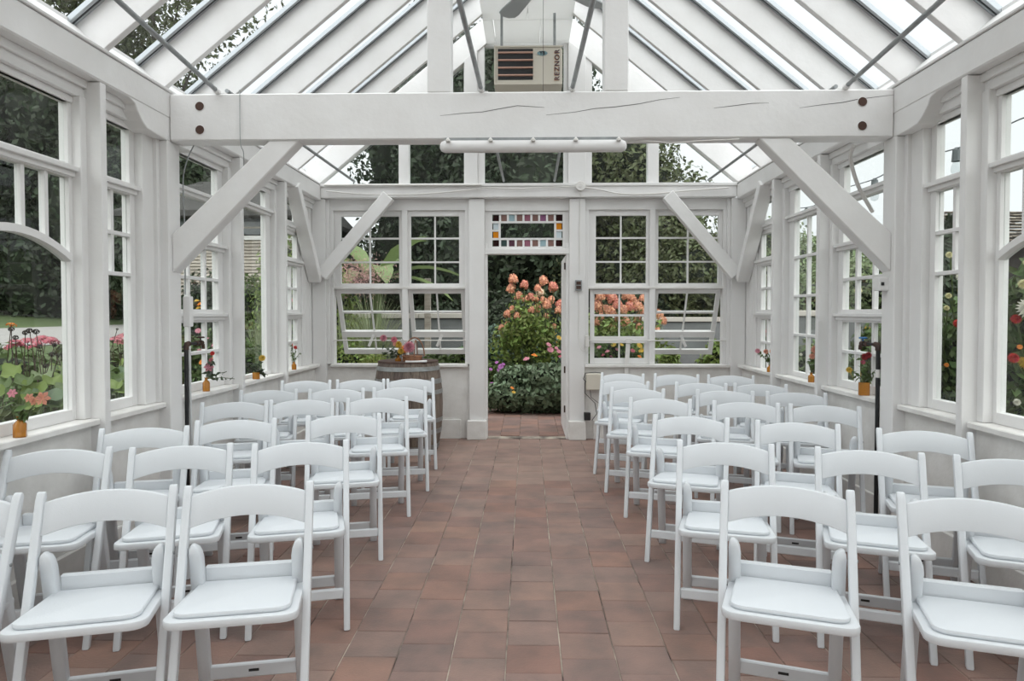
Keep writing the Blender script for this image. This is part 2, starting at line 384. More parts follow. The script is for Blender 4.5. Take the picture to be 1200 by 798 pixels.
def end_window(label, fx0, fx1, gl, gr, gm1, gm2, mull, low):
    win_n[0] += 1
    w = empty(f'window_{win_n[0]}', ((fx0+fx1)/2, 7.2, .79)); tag(w, label, 'window', kind='structure')
    o = -w.location
    fr = MB().box(mull-.03, mull+.03, 7.165, 7.25, .785, 2.40).build('mullion', PAINT, w, bevel=.004); fr.location = o
    r_ = MB().box(fx0, fx1, 7.16, 7.25, 1.575, 1.60).build('window_rail', WEATHER, w, bevel=.003); r_.location = o
    rect_sash(w, fx0, mull-.03, 1.60, 2.40, [gl[0], gm1, gl[1]], UP, loc=o+Vector((0,7.20,0)))
    rect_sash(w, mull+.03, fx1, 1.60, 2.40, [gr[0], gm2, gr[1]], UP, loc=o+Vector((0,7.20,0)))
    for (x0, x1, opened, hx) in low:
        # sash local: top edge at z=0, height .785
        zs = [(-.725,-.565),(-.495,-.285),(-.262,-.05)]
        xm = (x0+x1)/2
        a = R(26) if opened else 0
        fr = rect_sash(w, x0, x1, -.785, 0, [x0+.045, xm, x1-.045], zs, th=.032, loc=o+Vector((0,7.205,1.572)), rotx=a, thick_row=1)
        if opened:      # stay arm from the sash to the frame
            st = MB().beam((hx,-.01,-.53),(hx-.06*(1 if hx > 0 else 1)*(-1 if hx > 0 else 1),-.05,-.66),.03,.012,(0,1,0)).build('stay_arm', PAINT, fr, bevel=.002)
    return w
end_window('left end-wall window with both lower sashes propped open', -2.04, -.655, (-1.972,-1.355), (-1.23,-.72), -1.665, -.975, -1.29,
    [(-2.035,-1.315,True,-1.68),(-1.265,-.66,True,-.93)])
end_window('right end-wall window with one lower sash propped open', .64, 2.035, (.718,1.245), (1.37,1.993), .98, 1.68, 1.305,
    [(.66,1.275,False,0),(1.335,2.03,True,1.66)])
# operator rods
for x0, x1 in ((-2.045,-.65),(.60,2.07)):
    pb(MB().tube([(x0,7.15,1.035),(x1,7.15,1.035)], .006, 8), 'operator_rod', PVC, 0)
pb(MB().box(1.03,1.085,7.13,7.15,1.005,1.06).beam((1.05,7.14,1.0),(1.03,7.14,.60),.045,.01,(0,1,0)), 'rod_lever', WEATHER, .002)

# unseen wall behind the viewpoint, added to darken the front chairs
wf = empty('wall_front_added', (0,-3.05,0)); tag(wf, 'plain white wall with open doorway, added unseen behind the viewpoint', 'wall', kind='structure')
for x0, x1, z0, z1 in ((-2.34,-.5,0,2.65),(.5,2.34,0,2.65),(-.5,.5,2.05,2.65)):
    o = MB().box(x0,x1,-.06,.06,z0,z1).build('wall_panel', PAINT, wf)
o = MB().prism([(-2.34,2.65),(2.34,2.65),(0,4.62)], lambda u,v,q_: (u,q_,v), -.03, .03).build('gable_panel', PAINT, wf)

# stained glass transom
win_n[0] += 1
tr = empty(f'window_{win_n[0]}', (0,7.2,1.99)); tag(tr, 'stained glass transom of small coloured squares over the doorway', 'window', kind='structure')
o_ = -tr.location
f = MB().box(-.447,-.37,7.19,7.235,1.991,2.39).box(.37,.436,7.19,7.235,1.991,2.39).box(-.37,.37,7.19,7.235,1.991,2.022).box(-.37,.37,7.19,7.235,2.357,2.39).build('transom_frame', PAINT, tr, bevel=.003); f.location = o_
SG = {k: mat('stained_'+k, v, .25, transl=.6) for k, v in dict(maroon=(.05,.012,.012), brown=(.42,.27,.24), blue=(.52,.66,.70), pink=(.50,.24,.32), mauve=(.45,.22,.38), teal=(.10,.17,.16), plum=(.20,.09,.13), amber=(.85,.42,.02), white=(.78,.85,.88)).items()}
pitch = .74/9; q = .0305
rowT = ['maroon','brown','blue','brown','pink','brown','mauve','brown','maroon']; rowB = ['maroon','teal','plum','brown','pink','brown','blue','brown','maroon']
zt, zb_ = 2.321, 2.058; grid = MB()
cells_ = [(-.37+pitch*(i+.5), zt, rowT[i]) for i in range(9)] + [(-.37+pitch*(i+.5), zb_, rowB[i]) for i in range(9)]
cells_ += [(-.37+pitch*.5, 2.235, 'white'), (-.37+pitch*.5, 2.145, 'amber'), (.37-pitch*.5, 2.235, 'amber'), (.37-pitch*.5, 2.145, 'white')]
for x, z, c in cells_:
    a = MB().box(x-q, x+q, 7.212, 7.217, z-q-.001, z+q+.001).build('pane', SG[c], tr); a.location = o_
for i in range(1, 9):
    x = -.37+pitch*i
    grid.box(x-.011, x+.011, 7.203, 7.225, zt-.034, 2.357).box(x-.011, x+.011, 7.203, 7.225, 2.022, zb_+.034)
grid.box(-.37,.37,7.2,7.228,zt-.054,zt-.033).box(-.37,.37,7.2,7.228,zb_+.033,zb_+.054).box(-.37+pitch-.016,-.37+pitch+.006,7.2,7.228,zb_+.05,zt-.05).box(.37-pitch-.006,.37-pitch+.016,7.2,7.228,zb_+.05,zt-.05)
grid.box(-.37,-.37+pitch,7.203,7.225,2.18,2.20).box(.37-pitch,.37,7.203,7.225,2.18,2.20)
a = grid.build('muntin', PAINT, tr); a.location = o_
a = MB().box(-.37+pitch, .37-pitch, 7.212, 7.217, zb_+.05, zt-.05).build('pane', GLASS, tr); a.location = o_

# door leaf folded back outwards
door = empty('door_1', (.412,7.27,0)); tag(door, 'white door folded back outside, seen edge-on with three hinges', 'door', kind='structure')
MB().box(-.012,.028,0,.80,.02,1.93).build('door_leaf', PAINT, door, bevel=.003)
for z in (.30,.72,1.82):
    MB().tube([(-.016,-.012,z-.035),(-.016,-.012,z+.035)], .008, 8).box(-.018,.0,-.012,.03,z-.035,z+.035).build('hinge', RUST, door)

# gable -------------------------------------------------------------
def roofb(x): return 4.45 - .82*abs(x)          # underside of rafters
def gpost(x0, x1, name, y0=7.13, y1=7.22):
    poly = [(x0,2.65),(x1,2.65),(x1,roofb(x1)+.02),(x0,roofb(x0)+.02)]
    return pb(MB().prism(poly, lambda u,v,q_: (u,q_,v), y0, y1), name)
gpost(-.652,-.518,'gable_post',7.10,7.24); gpost(-.518,-.447,'gable_post'); gpost(-.66,-.652,'gable_post')
gpost(.419,.60,'gable_post',7.10,7.24); gpost(.60,.667,'gable_post'); gpost(.375,.419,'gable_post')
gpost(-1.343,-1.235,'gable_mullion'); gpost(1.243,1.358,'gable_mullion')
for s in (-1,1):
    pb(MB().prism([(s*2.20,roofb(2.20)),(s*.0,roofb(0)),(0,roofb(0)+.28),(s*2.30,roofb(2.30)+.28)], lambda u,v,q_: (u,q_,v), 7.11, 7.22), 'end_rafter', PAINTW, .004)
    for x0, x1 in ((.667,1.243),(1.358,2.08)):
        pb(MB().prism([(s*x0,2.65),(s*x1,2.65),(s*x1,roofb(x1)),(s*x0,roofb(x0))], lambda u,v,q_: (u,q_,v), 7.17,7.175), 'pane', GLASS, 0)
pb(MB().box(-.447,.375,7.17,7.175,2.65,4.10), 'pane', GLASS, 0)
pb(MB().box(-.45,.42,7.15,7.19,3.40,3.47), 'gable_rail'); pb(MB().box(-.45,.42,7.14,7.2,4.08,4.42), 'gable_board', DIFFUSER)

# ---------------------------------------------------------------- roof
ceil = empty('ceiling', (0,3,2.65)); tag(ceil, 'glazed pitched roof of white rafters and aluminium glazing bars', 'ceiling', kind='structure')
OC = Vector((0,-3,-2.65))
def pc(mb, name, m=PAINTW, bevel=.003, label=None):
    o = mb.build(name, m, ceil, bevel=bevel, label=label); o.location = OC; return o
GZ = 4.71
def gz(x): return GZ - .82*abs(x)
RY = [3.475+.588*k for k in range(-11, 7)]
RY = [y for y in RY if y < 7.0]
raf_mesh = {}
for s in (-1,1):
    b = MB().prism([(s*2.34,roofb(2.34)),(s*.40,roofb(.40)),(s*.40,gz(.40)-.02),(s*2.34,gz(2.34)-.02)], lambda u,v,q_: (u,q_,v), 0, .042)
    raf_mesh[s] = b.mesh('rafter', PAINTW, .003)
    g = MB()
    dn = Vector((s*1,0,-.82)).normalized()
    for dy, w_, t_ in ((-.045,.022,.03),(-.008,.016,.022)):
        g.beam((s*.40,dy,gz(.40)-.012),(s*2.36,dy,gz(2.36)-.012), w_, t_)
    bar_mesh = g.mesh('glazing_bar', ALU, .003)
    g = MB(); g.beam((s*.40,-.0265,gz(.40)-.022),(s*2.36,-.0265,gz(2.36)-.022), .007, .014).beam((s*.40,.002,gz(.40)-.004),(s*2.36,.002,gz(2.36)-.004), .006, .03)
    gas_mesh = g.mesh('gasket', ALUD)
    pn = {}
    for i, y in enumerate(RY):
        o = link('rafter', raf_mesh[s], None, ceil, OC+Vector((0,y,0)))
        bo = link('glazing_bar', bar_mesh, None, ceil, OC+Vector((0,y,0)))
        go = link('gasket', gas_mesh, None, bo)
        y1 = RY[i+1] if i+1 < len(RY) else 7.12
        L = round(y1-y, 3)
        if L not in pn:
            pn[L] = MB().prism([(s*.0,gz(.0)),(s*2.40,gz(2.40)),(s*2.40,gz(2.40)+.005),(s*.0,gz(.0)+.005)], lambda u,v,q_: (u,q_,v), 0, L-.005).mesh('roof_pane', ROOFGLASS)
        link('roof_pane', pn[L], None, ceil, OC+Vector((0,y+.0,0)))
        pc(MB().prism([(s*2.31,2.66),(s*2.345,2.66),(s*2.345,gz(2.345)),(s*2.31,gz(2.31))], lambda u,v,q_: (u,q_,v), y+.042, y1), 'eave_board')
        pc(MB().prism([(s*2.17,2.668),(s*2.31,2.668),(s*2.31,gz(2.31)-.02)], lambda u,v,q_: (u,q_,v), y+.042, y1), 'eave_fillet', PAINT, 0)
# flat boards under the ridge
yy = 7.12; k = 0
for y0 in (6.54, 5.95, 5.36, 4.77, 4.18, 3.59, 3.0, 2.41, 1.82, 1.23, .64, .05, -.54, -1.13, -1.72, -2.31, -3.0):
    xs_ = [-.43,-.325,.125,.43] if k % 2 == 0 else [-.43, .0, .43]
    for a, b_ in zip(xs_[:-1], xs_[1:]):
        pc(MB().box(a+.004, b_-.004, y0+.004, yy-.004, 4.10, 4.118), 'ridge_panel', DIFFUSER, .002)
    yy = y0; k += 1
pc(MB().box(-.03,.03,-.6,7.12,4.46,4.70), 'ridge_beam', PAINTW)
# tie beam truss
def truss(y, first):
    pc(MB().box(-2.15, 2.15, y, y+.135, 2.36, 2.64), 'tie_beam', PAINTW, .008, label='heavy white tie beam across the room' if first else None)
    for s in (-1,1):
        poly = [(s*.455,2.64),(s*.598,2.64),(s*.598,roofb(.598)),(s*.455,roofb(.455))]
        pc(MB().prism(poly, lambda u,v,q_: (u,q_,v), y+.005, y+.13), 'queen_post', PAINTW, .006)
        pc(MB().prism([(s*2.15,1.57),(s*2.15,1.80),(s*1.55,2.362),(s*1.37,2.362)], lambda u,v,q_: (u,q_,v), y+.01, y+.115), 'knee_brace', PAINTW, .006)
        for z in (2.565, 2.425):
            pc(MB().tube([(s*1.965,y-.0035,z),(s*1.965,y+.006,z)], .026, 20), 'peg', PEG, 0)
            pc(MB().tube([(s*1.965,y-.0008,z),(s*1.965,y-.0045,z)], [.030,.027], 20, caps=False), 'peg_rim', PAINTW, 0)
truss(4.085, True); truss(.95, False); truss(-2.15, False)
for pts in ([(-.52,2.500),(-.40,2.512),(-.27,2.520),(-.15,2.541),(-.06,2.556),(.05,2.548),(.10,2.545)],
            [(.11,2.500),(.28,2.516),(.40,2.536),(.52,2.545),(.66,2.562),(.78,2.585),(.90,2.598)],
            [(1.10,2.535),(1.2,2.545),(1.32,2.560),(1.42,2.562)],
            [(1.60,2.532),(1.72,2.548),(1.85,2.562),(1.93,2.578),(2.04,2.592),(2.145,2.604)]):
    b = MB()
    for i in range(len(pts)-1):
        (x0,z0),(x1,z1) = pts[i], pts[i+1]; w0 = .0008+.0012*math.sin(math.pi*i/(len(pts)-1)); w1 = .0008+.0012*math.sin(math.pi*(i+1)/(len(pts)-1))
        b.add([(x0,4.0842,z0-w0),(x1,4.0842,z1-w1),(x1,4.0842,z1+w1),(x0,4.0842,z0+w0)], [(0,1,2,3)])
    pc(b, 'crack', CRACK, 0)
# steel rods running lengthwise
for x0, x1 in ((-1.86,-1.80),(-.275,-.245),(.265,.28),(1.87,1.86)):
    pc(MB().tube([(x0*(1.0 if abs(x0)>1 else 1.6),-.6,3.08),(x0,4.10,2.655)], .0135, 12), 'tie_rod', GALV, 0)
    pc(MB().tube([(x0,4.22,2.70),(x1,7.10,2.69)], .0125, 12), 'tie_rod', GALV, 0)
    pc(MB().box(x0-.04,x0+.04,4.10,4.19,2.64,2.648).tube([(x0,4.06,2.655),(x0,4.10,2.652)],.018,10), 'rod_anchor', PAINT, 0)

# ================================================================= THINGS
# ---------------------------------------------------------------- folding chairs
def make_chair():
    root = empty('folding_chair')
    HC, W2 = .75, .195
    pl = lambda z: -.14 + .27*z/HC                     # depth of the post line at height z
    for s in (-1,1):
        b = MB(); x0, x1 = s*(W2-.013), s*(W2+.013)
        d = .017
        pts = []
        for z in (0, .735): pts += [(pl(z)-d, z), (pl(z)+d, z)]
        poly = [(pl(0)-.013,0),(pl(0)+.013,0),(pl(.30)+d,.30),(pl(.735)+d*.9,.735),(pl(.75)+.004,HC+.004),(pl(.75)-.008,HC+.002),(pl(.73)-d*.9,.73),(pl(.30)-d,.30)]
        b.prism(poly, lambda u,v,q_: (q_,u,v), x0, x1)
        p = b.build('leg', RESIN, root, bevel=.0055, segs=2, smooth=35)
        # rear leg with rounded head
        rx0, rx1 = s*(W2-.016), s*(W2-.055)
        top = .575; yt = pl(top); yb = .19
        b = MB(); V = []; zl = [(0,0,0),(.30,0,0),(top-.055,0,0),(top-.030,.004,0),(top-.012,.011,.002),(top-.003,.020,.006),(top,.026,.010)]
        for z, cut, oc in zl:
            u = z/top; yc = yb+(yt-yb)*u; hd = (.014+.008*u)*(1 if z < top-.02 else (.85 if z < top-.005 else .6)); xa, xb = s*(W2-.016-oc), s*(W2-.055+cut*.9)
            V += [(xa,yc-hd,z),(xb,yc-hd,z),(xb,yc+hd,z),(xa,yc+hd,z)]
        nz = len(zl); b.add(V, [(q*4+k, q*4+(k+1)%4, (q+1)*4+(k+1)%4, (q+1)*4+k) for q in range(nz-1) for k in range(4)]+[(0,1,2,3),((nz-1)*4+3,(nz-1)*4+2,(nz-1)*4+1,(nz-1)*4)])
        b.build('rear_leg', RESIN, root, bevel=.003, segs=1, smooth=50)
    # crest rail: arched top and bottom, curved back in plan
    b = MB(); n = 14; V = []; xm = W2-.012
    for i in range(n+1):
        t = -1+2*i/n; x = xm*t; zt = .720+.026*(1-t*t); zb = .622+.030*(1-t*t); yo = .012*(1-t*t)
        y0 = pl(.69)+yo
        for (dy, z) in ((-.008,zb),(-.008,zt),(.008,zt),(.008,zb)): V.append((x, y0+dy+(z-.69)*.36, z))
    F = [(i*4+k, i*4+(k+1)%4, (i+1)*4+(k+1)%4, (i+1)*4+k) for i in range(n) for k in range(4)] + [(0,1,2,3),(n*4+3,n*4+2,n*4+1,n*4)]
    b.add(V, F).build('crest_rail', RESIN, root, bevel=.004, segs=2, smooth=50)
    # seat with cut front corners
    def outline(hw, yf, yr, c, inset=0):
        hw -= inset; yf += inset; yr -= inset
        P = []
        for cx, cy, a0 in ((hw-c, yf+c, -90), (hw-.012, yr-.012, 0), (-hw+.012, yr-.012, 90), (-hw+c, yf+c, 180)):
            rr = c if cy < 0 else .012
            for k in range(5): a = R(a0+90*k/4); P.append((cx+rr*math.cos(a), cy+rr*math.sin(a)))
        return P
    yf, yr = -.215, .135
    hz = lambda y: .445 - (y-yf)/(yr-yf)*.025
    def slab(P, d0, d1): return MB().add([(x,y,hz(y)+d0) for x,y in P]+[(x,y,hz(y)+d1) for x,y in P],
        [tuple(range(len(P)))[::-1], tuple(range(len(P),2*len(P)))]+[(i,(i+1)%len(P),len(P)+(i+1)%len(P),len(P)+i) for i in range(len(P))])
    P = outline(.178, yf, yr, .045)
    P = [((x*1.07 if y < -.12 else x), y) for x, y in P]
    seat = slab(P, -.030, -.004).build('seat', RESIN, root, bevel=.006, segs=2, smooth=35)
    Pc = [((x*1.07 if y < -.12 else x), y) for x, y in outline(.178, yf, yr, .040, .022)]
    slab(Pc, -.004, .013).build('cushion', VINYL, seat, bevel=.007, segs=2, smooth=45)
    MB().box(-(W2-.05), W2-.05, .118, .142, .415, .480).build('seat_rail', RESIN, root, bevel=.005, smooth=35)
    MB().box(-(W2-.013), W2-.013, pl(.14)-.011, pl(.14)+.011, .116, .158).build('stretcher', RESIN, root, bevel=.004, smooth=35)
    ys = .19-(.19-pl(.575))*.09/.575
    st = MB().box(-(W2-.05), W2-.05, ys-.010, ys+.010, .070, .118).build('rear_stretcher', RESIN, root, bevel=.004, smooth=35)
    MB().box(-.017,.017, ys-.0112, ys-.0095, .091,.100).build('slot', BLACK, st)
    for s in (-1,1):
        MB().tube([(s*(W2+.012), pl(.545), .545),(s*(W2+.0165), pl(.545), .545)], .0055, 10).build('pivot_bolt', GALV, root)
    return root
LEFT = [(-1.857,5.63,10.5),(-1.415,5.739,12.0),(-.996,5.826,13.1),(-1.905,4.929,12.9),(-1.419,5.012,12.6),(-.962,5.13,12.1),
 (-1.865,4.248,14.4),(-1.468,4.378,14.7),(-.993,4.491,13.1),(-1.895,3.262,14.5),(-1.541,3.521,14.3),(-1.008,3.706,13.4),
 (-1.962,2.72,12.1),(-1.467,2.805,16.4),(-.98,2.898,14.8),(-1.804,1.981,8.2),(-1.34,2.075,15.3),(-.911,2.15,11.9)]
RIGHT = [(.868,6.374,-16.9),(1.365,6.302,-15.4),(1.839,6.195,-15.3),(.785,5.671,-19),(1.393,5.515,-16.2),(1.856,5.446,-15.3),
 (.808,5.107,-15.7),(1.434,4.97,-15.2),(1.915,4.863,-15.6),(.863,4.492,-15.3),(1.377,4.321,-17.5),(1.816,4.172,-17.7),
 (.87,3.696,-19.1),(1.382,3.5,-18.5),(1.905,3.26,-18),(.851,2.933,-14.3),(1.396,2.775,-18.8),(1.882,2.612,-20.6),(.825,2.17,-18.4),(1.346,2.026,-17.9)]
SEATW = ['beside the window wall','in the middle of its row','at the aisle']
ROWL = ['last row by the barrel','second row from the back','third row from the back','fourth row from the back','second row from the front','front row']
ROWR = ['last row by the end wall','second row from the back','third row from the back','middle row','third row from the front','second row from the front','front row']
chair0 = make_chair(); first = True
for lst, rows, side in ((LEFT, ROWL, 'left'), (RIGHT, ROWR, 'right')):
    for i, (x, y, a) in enumerate(lst):
        c = chair0 if first else copy_tree(chair0); first = False
        c.location = (x, y, 0); c.rotation_euler = (0, 0, R(a))
        pos = SEATW[i % 3] if side == 'left' else SEATW[::-1][i % 3]
        if side == 'right' and i == 19: pos = 'in the middle of its row'
        tag(c, f'white chair, {side} block, {rows[i//3]}, {pos}', 'chair', f'white folding chairs in rows {side} of the aisle')

# ---------------------------------------------------------------- barrel
OAK = mat('weathered_oak', (.20,.155,.125), .75, noise=.5, nscale=12, col2=(.08,.06,.05), bump=.6, bscale=30, stretch=(6,6,.6), rnd=.25)
OAKD = mat('barrel_head', (.10,.055,.04), .7, noise=.5, nscale=10, col2=(.05,.03,.025), bump=.4, stretch=(1,8,1))
HOOP = mat('barrel_hoop', (.34,.36,.36), .45, metal=.55, noise=.4, nscale=14, col2=(.22,.22,.21))
bar = empty('wine_barrel', (-1.16,6.62,0)); tag(bar, 'weathered oak wine barrel with grey hoops standing behind the left chairs', 'barrel')
H_ = .86
prof = lambda z: .285 + .048*(1-((z-H_/2)/(H_/2))**2)
NS = 24
for k in range(NS):
    a0, a1 = 2*math.pi*k/NS+.006, 2*math.pi*(k+1)/NS-.006; V = []; F = []
    zs = [0,.14,.29,.43,.57,.72,H_]
    for z in zs:
        for (r_, a) in ((prof(z),a0),(prof(z)+.0015,(a0+a1)/2),(prof(z),a1),(prof(z)-.02,a1),(prof(z)-.02,a0)): V.append((r_*math.cos(a), r_*math.sin(a), z))
    for i in range(len(zs)-1):
        for j in range(5): F.append((i*5+j, i*5+(j+1)%5, (i+1)*5+(j+1)%5, (i+1)*5+j))
    F += [(4,3,2,1,0),(30,31,32,33,34)]
    MB().add(V, F).build('stave', OAK, bar)
for z0, z1 in ((.02,.065),(.17,.215),(.28,.32),(.55,.59),(.65,.695),(.775,.815)):
    MB().lathe([(prof(z0)+.001,z0),(prof(z0)+.005,z0),(prof(z1)+.005,z1),(prof(z1)+.001,z1)], 48).build('hoop', HOOP, bar, smooth=40)
MB().lathe([(prof(H_)-.02,.828),(0,.828)], 40).build('barrel_head', OAKD, bar)
MB().lathe([(prof(H_)-.016,.852),(prof(H_)+.006,.845),(prof(H_)+.006,.862),(prof(H_)-.016,.862)], 48).build('rim', OAKD, bar)

# ---------------------------------------------------------------- foliage helpers
def leaf_mat(name, c, rnd=.45, rough=.5): return mat(name, c, rough, rnd=rnd, island=True, transl=.25, spec=.3)
LEAF = dict(dark=leaf_mat('leaf_dark', (.045,.062,.036)), mid=leaf_mat('leaf_mid', (.10,.145,.05)), fresh=leaf_mat('leaf_fresh', (.18,.24,.065)),
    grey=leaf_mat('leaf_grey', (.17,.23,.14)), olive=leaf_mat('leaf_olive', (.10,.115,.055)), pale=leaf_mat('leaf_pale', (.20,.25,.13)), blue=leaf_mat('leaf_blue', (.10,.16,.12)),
    tan=leaf_mat('leaf_tan', (.34,.27,.13)))
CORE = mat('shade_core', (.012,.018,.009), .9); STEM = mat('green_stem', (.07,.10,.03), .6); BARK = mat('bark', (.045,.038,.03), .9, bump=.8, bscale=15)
STEMD = mat('brown_stem', (.05,.03,.02), .8)
def petal(name, c, c2=None, rnd=.2): return mat(name, c, .55, rnd=rnd, island=True, transl=.2) 
PET = dict(peach=petal('petal_peach',(.72,.36,.26)), pink=petal('petal_pink',(.62,.25,.31)), coral=petal('petal_coral',(.62,.27,.19)), red=petal('petal_red',(.55,.02,.02)),
    yellow=petal('petal_yellow',(.65,.43,.06)), white=petal('petal_white',(.80,.78,.68)), cream=petal('petal_cream',(.75,.70,.40)), purple=petal('petal_purple',(.42,.14,.42)),
    orange=petal('petal_orange',(.80,.26,.03)), rose=petal('petal_rose',(.48,.11,.15)), dusk=petal('petal_dusk',(.50,.30,.28)), dred=petal('petal_dark_red',(.25,.01,.015)), black=mat('seed_head',(.02,.012,.01),.8))
def leaf_quads(C, N, size, asp=.5, fold=.25):
    """C centres (n,3), N normals (n,3); returns vertices and two-triangle leaves"""
    n = len(C); N = N/np.linalg.norm(N, axis=1, keepdims=True)
    T = np.cross(N, rng.normal(size=(n,3))); T /= np.linalg.norm(T, axis=1, keepdims=True)+1e-9; B = np.cross(N, T)
    L = (size*rng.uniform(.6,1.3,n))[:,None]
    v0 = C - T*L*.5; v1 = C + B*L*asp*.5 + N*L*fold*.3; v2 = C + T*L*.5; v3 = C - B*L*asp*.5 + N*L*fold*.3
    V = np.stack([v0,v1,v2,v3],1).reshape(-1,3); i = np.arange(n)*4
    F = np.concatenate([np.stack([i,i+1,i+2],1), np.stack([i,i+2,i+3],1)])
    return V, F
def shell(n, c, r, lumps=9, depth=.35, zmin=-1, lump_r=.5):
    """points around lumpy ellipsoid, with outward normals"""
    c = np.array(c); r = np.array(r)
    d = rng.normal(size=(lumps,3)); d /= np.linalg.norm(d,axis=1,keepdims=True); lc = d*rng.uniform(.35,.75,(lumps,1))
    lc[:,2] = np.maximum(lc[:,2], zmin+.2)
    k = rng.integers(0,lumps,n); u = rng.normal(size=(n,3)); u /= np.linalg.norm(u,axis=1,keepdims=True)
    P = lc[k] + u*lump_r*(1-depth*rng.uniform(0,1,(n,1))**1.5)
    ok = P[:,2] > zmin; P, u = P[ok], u[ok]
    N = u + rng.normal(size=u.shape)*.55
    return c+P*r, N, lc*r+c
def foliage(name, parent, n, c, r, size, m, lumps=9, asp=.5, zmin=-1, lump_r=.5, core=True, depth=.35):
    P, N, lc = shell(n, c, r, lumps, depth, zmin, lump_r)
    V, F = leaf_quads(P, N, size, asp)
    o = link(name, npmesh(name, V, F, m), None, parent); o['kind'] = 'stuff'
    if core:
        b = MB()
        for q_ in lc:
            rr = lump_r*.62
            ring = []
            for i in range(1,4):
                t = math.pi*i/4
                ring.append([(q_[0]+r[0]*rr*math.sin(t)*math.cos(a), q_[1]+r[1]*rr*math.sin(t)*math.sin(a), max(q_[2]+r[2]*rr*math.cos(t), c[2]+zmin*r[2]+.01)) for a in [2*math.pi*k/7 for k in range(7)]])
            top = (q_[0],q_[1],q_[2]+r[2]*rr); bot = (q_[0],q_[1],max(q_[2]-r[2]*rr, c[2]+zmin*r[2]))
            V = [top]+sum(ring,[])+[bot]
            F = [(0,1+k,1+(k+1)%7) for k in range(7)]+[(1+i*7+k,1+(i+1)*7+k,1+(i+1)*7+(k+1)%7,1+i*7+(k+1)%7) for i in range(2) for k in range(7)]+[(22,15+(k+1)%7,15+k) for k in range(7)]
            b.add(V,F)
        b.build('shade_blobs', CORE, parent)['kind'] = 'stuff'  # near-black blobs standing in for the shade inside the leaves
    return o
def bloom_mesh(name, m, r=.04, n=18, layers=4, cup=.5, flat=False, pw=.95):
    V = []; F = []
    for l in range(layers):
        k = max(5, int(n*(1-.2*l))); rr = r*(1-.9*l/layers)
        for i in range(k):
            a = 2*math.pi*(i+.5*l)/k; w = rr*math.sin(math.pi/k)*pw; z = .15*r+cup*r*(l/layers)
            p0 = (0,0,z*.4); c, s = math.cos(a), math.sin(a); q1 = rr*.62
            V += [p0,(q1*c-w*s,q1*s+w*c,z+.10*r),(rr*c,rr*s,z+(0 if flat else -.08*r)),(q1*c+w*s,q1*s-w*c,z+.10*r)]; j = len(V)-4
            F.append((j,j+3,j+2,j+1))
    return npmesh(name, np.array(V), np.array(F), m)
BL = {k: bloom_mesh('flower_head', PET[k]) for k in ('pink','coral','red','yellow','white','cream','purple','orange','rose','dred')}
LILY = {k: bloom_mesh('flower_head', PET[k], .04, 6, 2, .9, False, .62) for k in ('coral','pink','orange')}
DAHLIA = {k: bloom_mesh('flower_head', PET[k], .04, 20, 6, 1.4) for k in ('white','red','pink','yellow','cream')}
EYE = MB().lathe([(.013,.010),(.011,.016),(0,.018)], 10).mesh('flower_eye', PET['black'])
def flower(parent, p, kind, r=.04, tilt=None, eye=False, meshes=None, m=None):
    o = bpy.data.objects.new('flower_head', m or (meshes or BL)[kind]); COL.objects.link(o); o.parent = parent; o.location = p
    s_ = r/.04; o.scale = (s_,s_,s_)
    d = Vector(tilt if tilt else (random.uniform(-.5,.5), random.uniform(-1,-.1), .7)); o.rotation_euler = d.to_track_quat('Z','Y').to_euler()
    if eye: link('flower_eye', EYE, None, o)
    return o
def stems(parent, pts, r=.004, m=STEM, name='stem'):
    b = MB()
    for p, q_ in pts:
        p = Vector(p); q_ = Vector(q_); mid = (p+q_)/2+Vector((random.uniform(-.03,.03),random.uniform(-.03,.03),0))*(q_-p).length
        b.tube([p,mid,q_], r, 5)
    return b.build(name, m, parent)

# ---------------------------------------------------------------- amber bottles with cut flowers on the sills
AMBER = bpy.data.materials.new('amber_glass'); AMBER.use_nodes = True
p_ = AMBER.node_tree.nodes['Principled BSDF']; p_.inputs['Base Color'].default_value = (.62,.27,.05,1); p_.inputs['Roughness'].default_value = .08
p_.inputs['Transmission Weight'].default_value = .55; p_.inputs['IOR'].default_value = 1.4
def bottle(name, loc, w, h, kind, label, cat='vase', group=None):
    t = empty(name, loc, random.uniform(-.3,.3)); tag(t, label, cat, group)
    if kind == 'square':
        b = MB(); V = []; lv = [(w/2,0),(w/2,h*.62),(w*.26,h*.78),(w*.2,h*.80),(w*.2,h*.95),(w*.26,h*.96),(w*.26,h)]
        b.lathe(lv, 8); 
    elif kind == 'round': b = MB().lathe([(w/2,0),(w/2,h*.6),(w*.44,h*.72),(w*.22,h*.82),(w*.2,h*.95),(w*.25,h)], 20)
    else: b = MB().lathe([(w/2*.96,0),(w/2,.003),(w/2,h)], 24)
    b.build('glass_body', AMBER, t, bevel=0, smooth=40); return t
def spray(t, base, tips, leafm='mid', lsize=.035, nl=7):
    """stems fanning from the bottle neck, with leaves along them"""
    st = MB(); C = []; N = []
    for tip in tips:
        p = Vector(base); q_ = Vector(tip); st.tube([p, (p+q_)/2+Vector((0,0,.01)), q_], .0022, 5)
        for k in range(nl):
            u = .25+.7*k/nl; c = p.lerp(q_, u)+Vector((random.uniform(-1,1),random.uniform(-1,1),random.uniform(-.3,.6)))*.014
            C.append(c); N.append((random.uniform(-1,1),random.uniform(-1.2,.2),random.uniform(0,1)))
    st.build('stem', STEM, t)
    V, F = leaf_quads(np.array(C), np.array(N), lsize, .42); o = link('leaves', npmesh('leaves', V, F, LEAF[leafm]), None, t); o['kind'] = 'stuff'
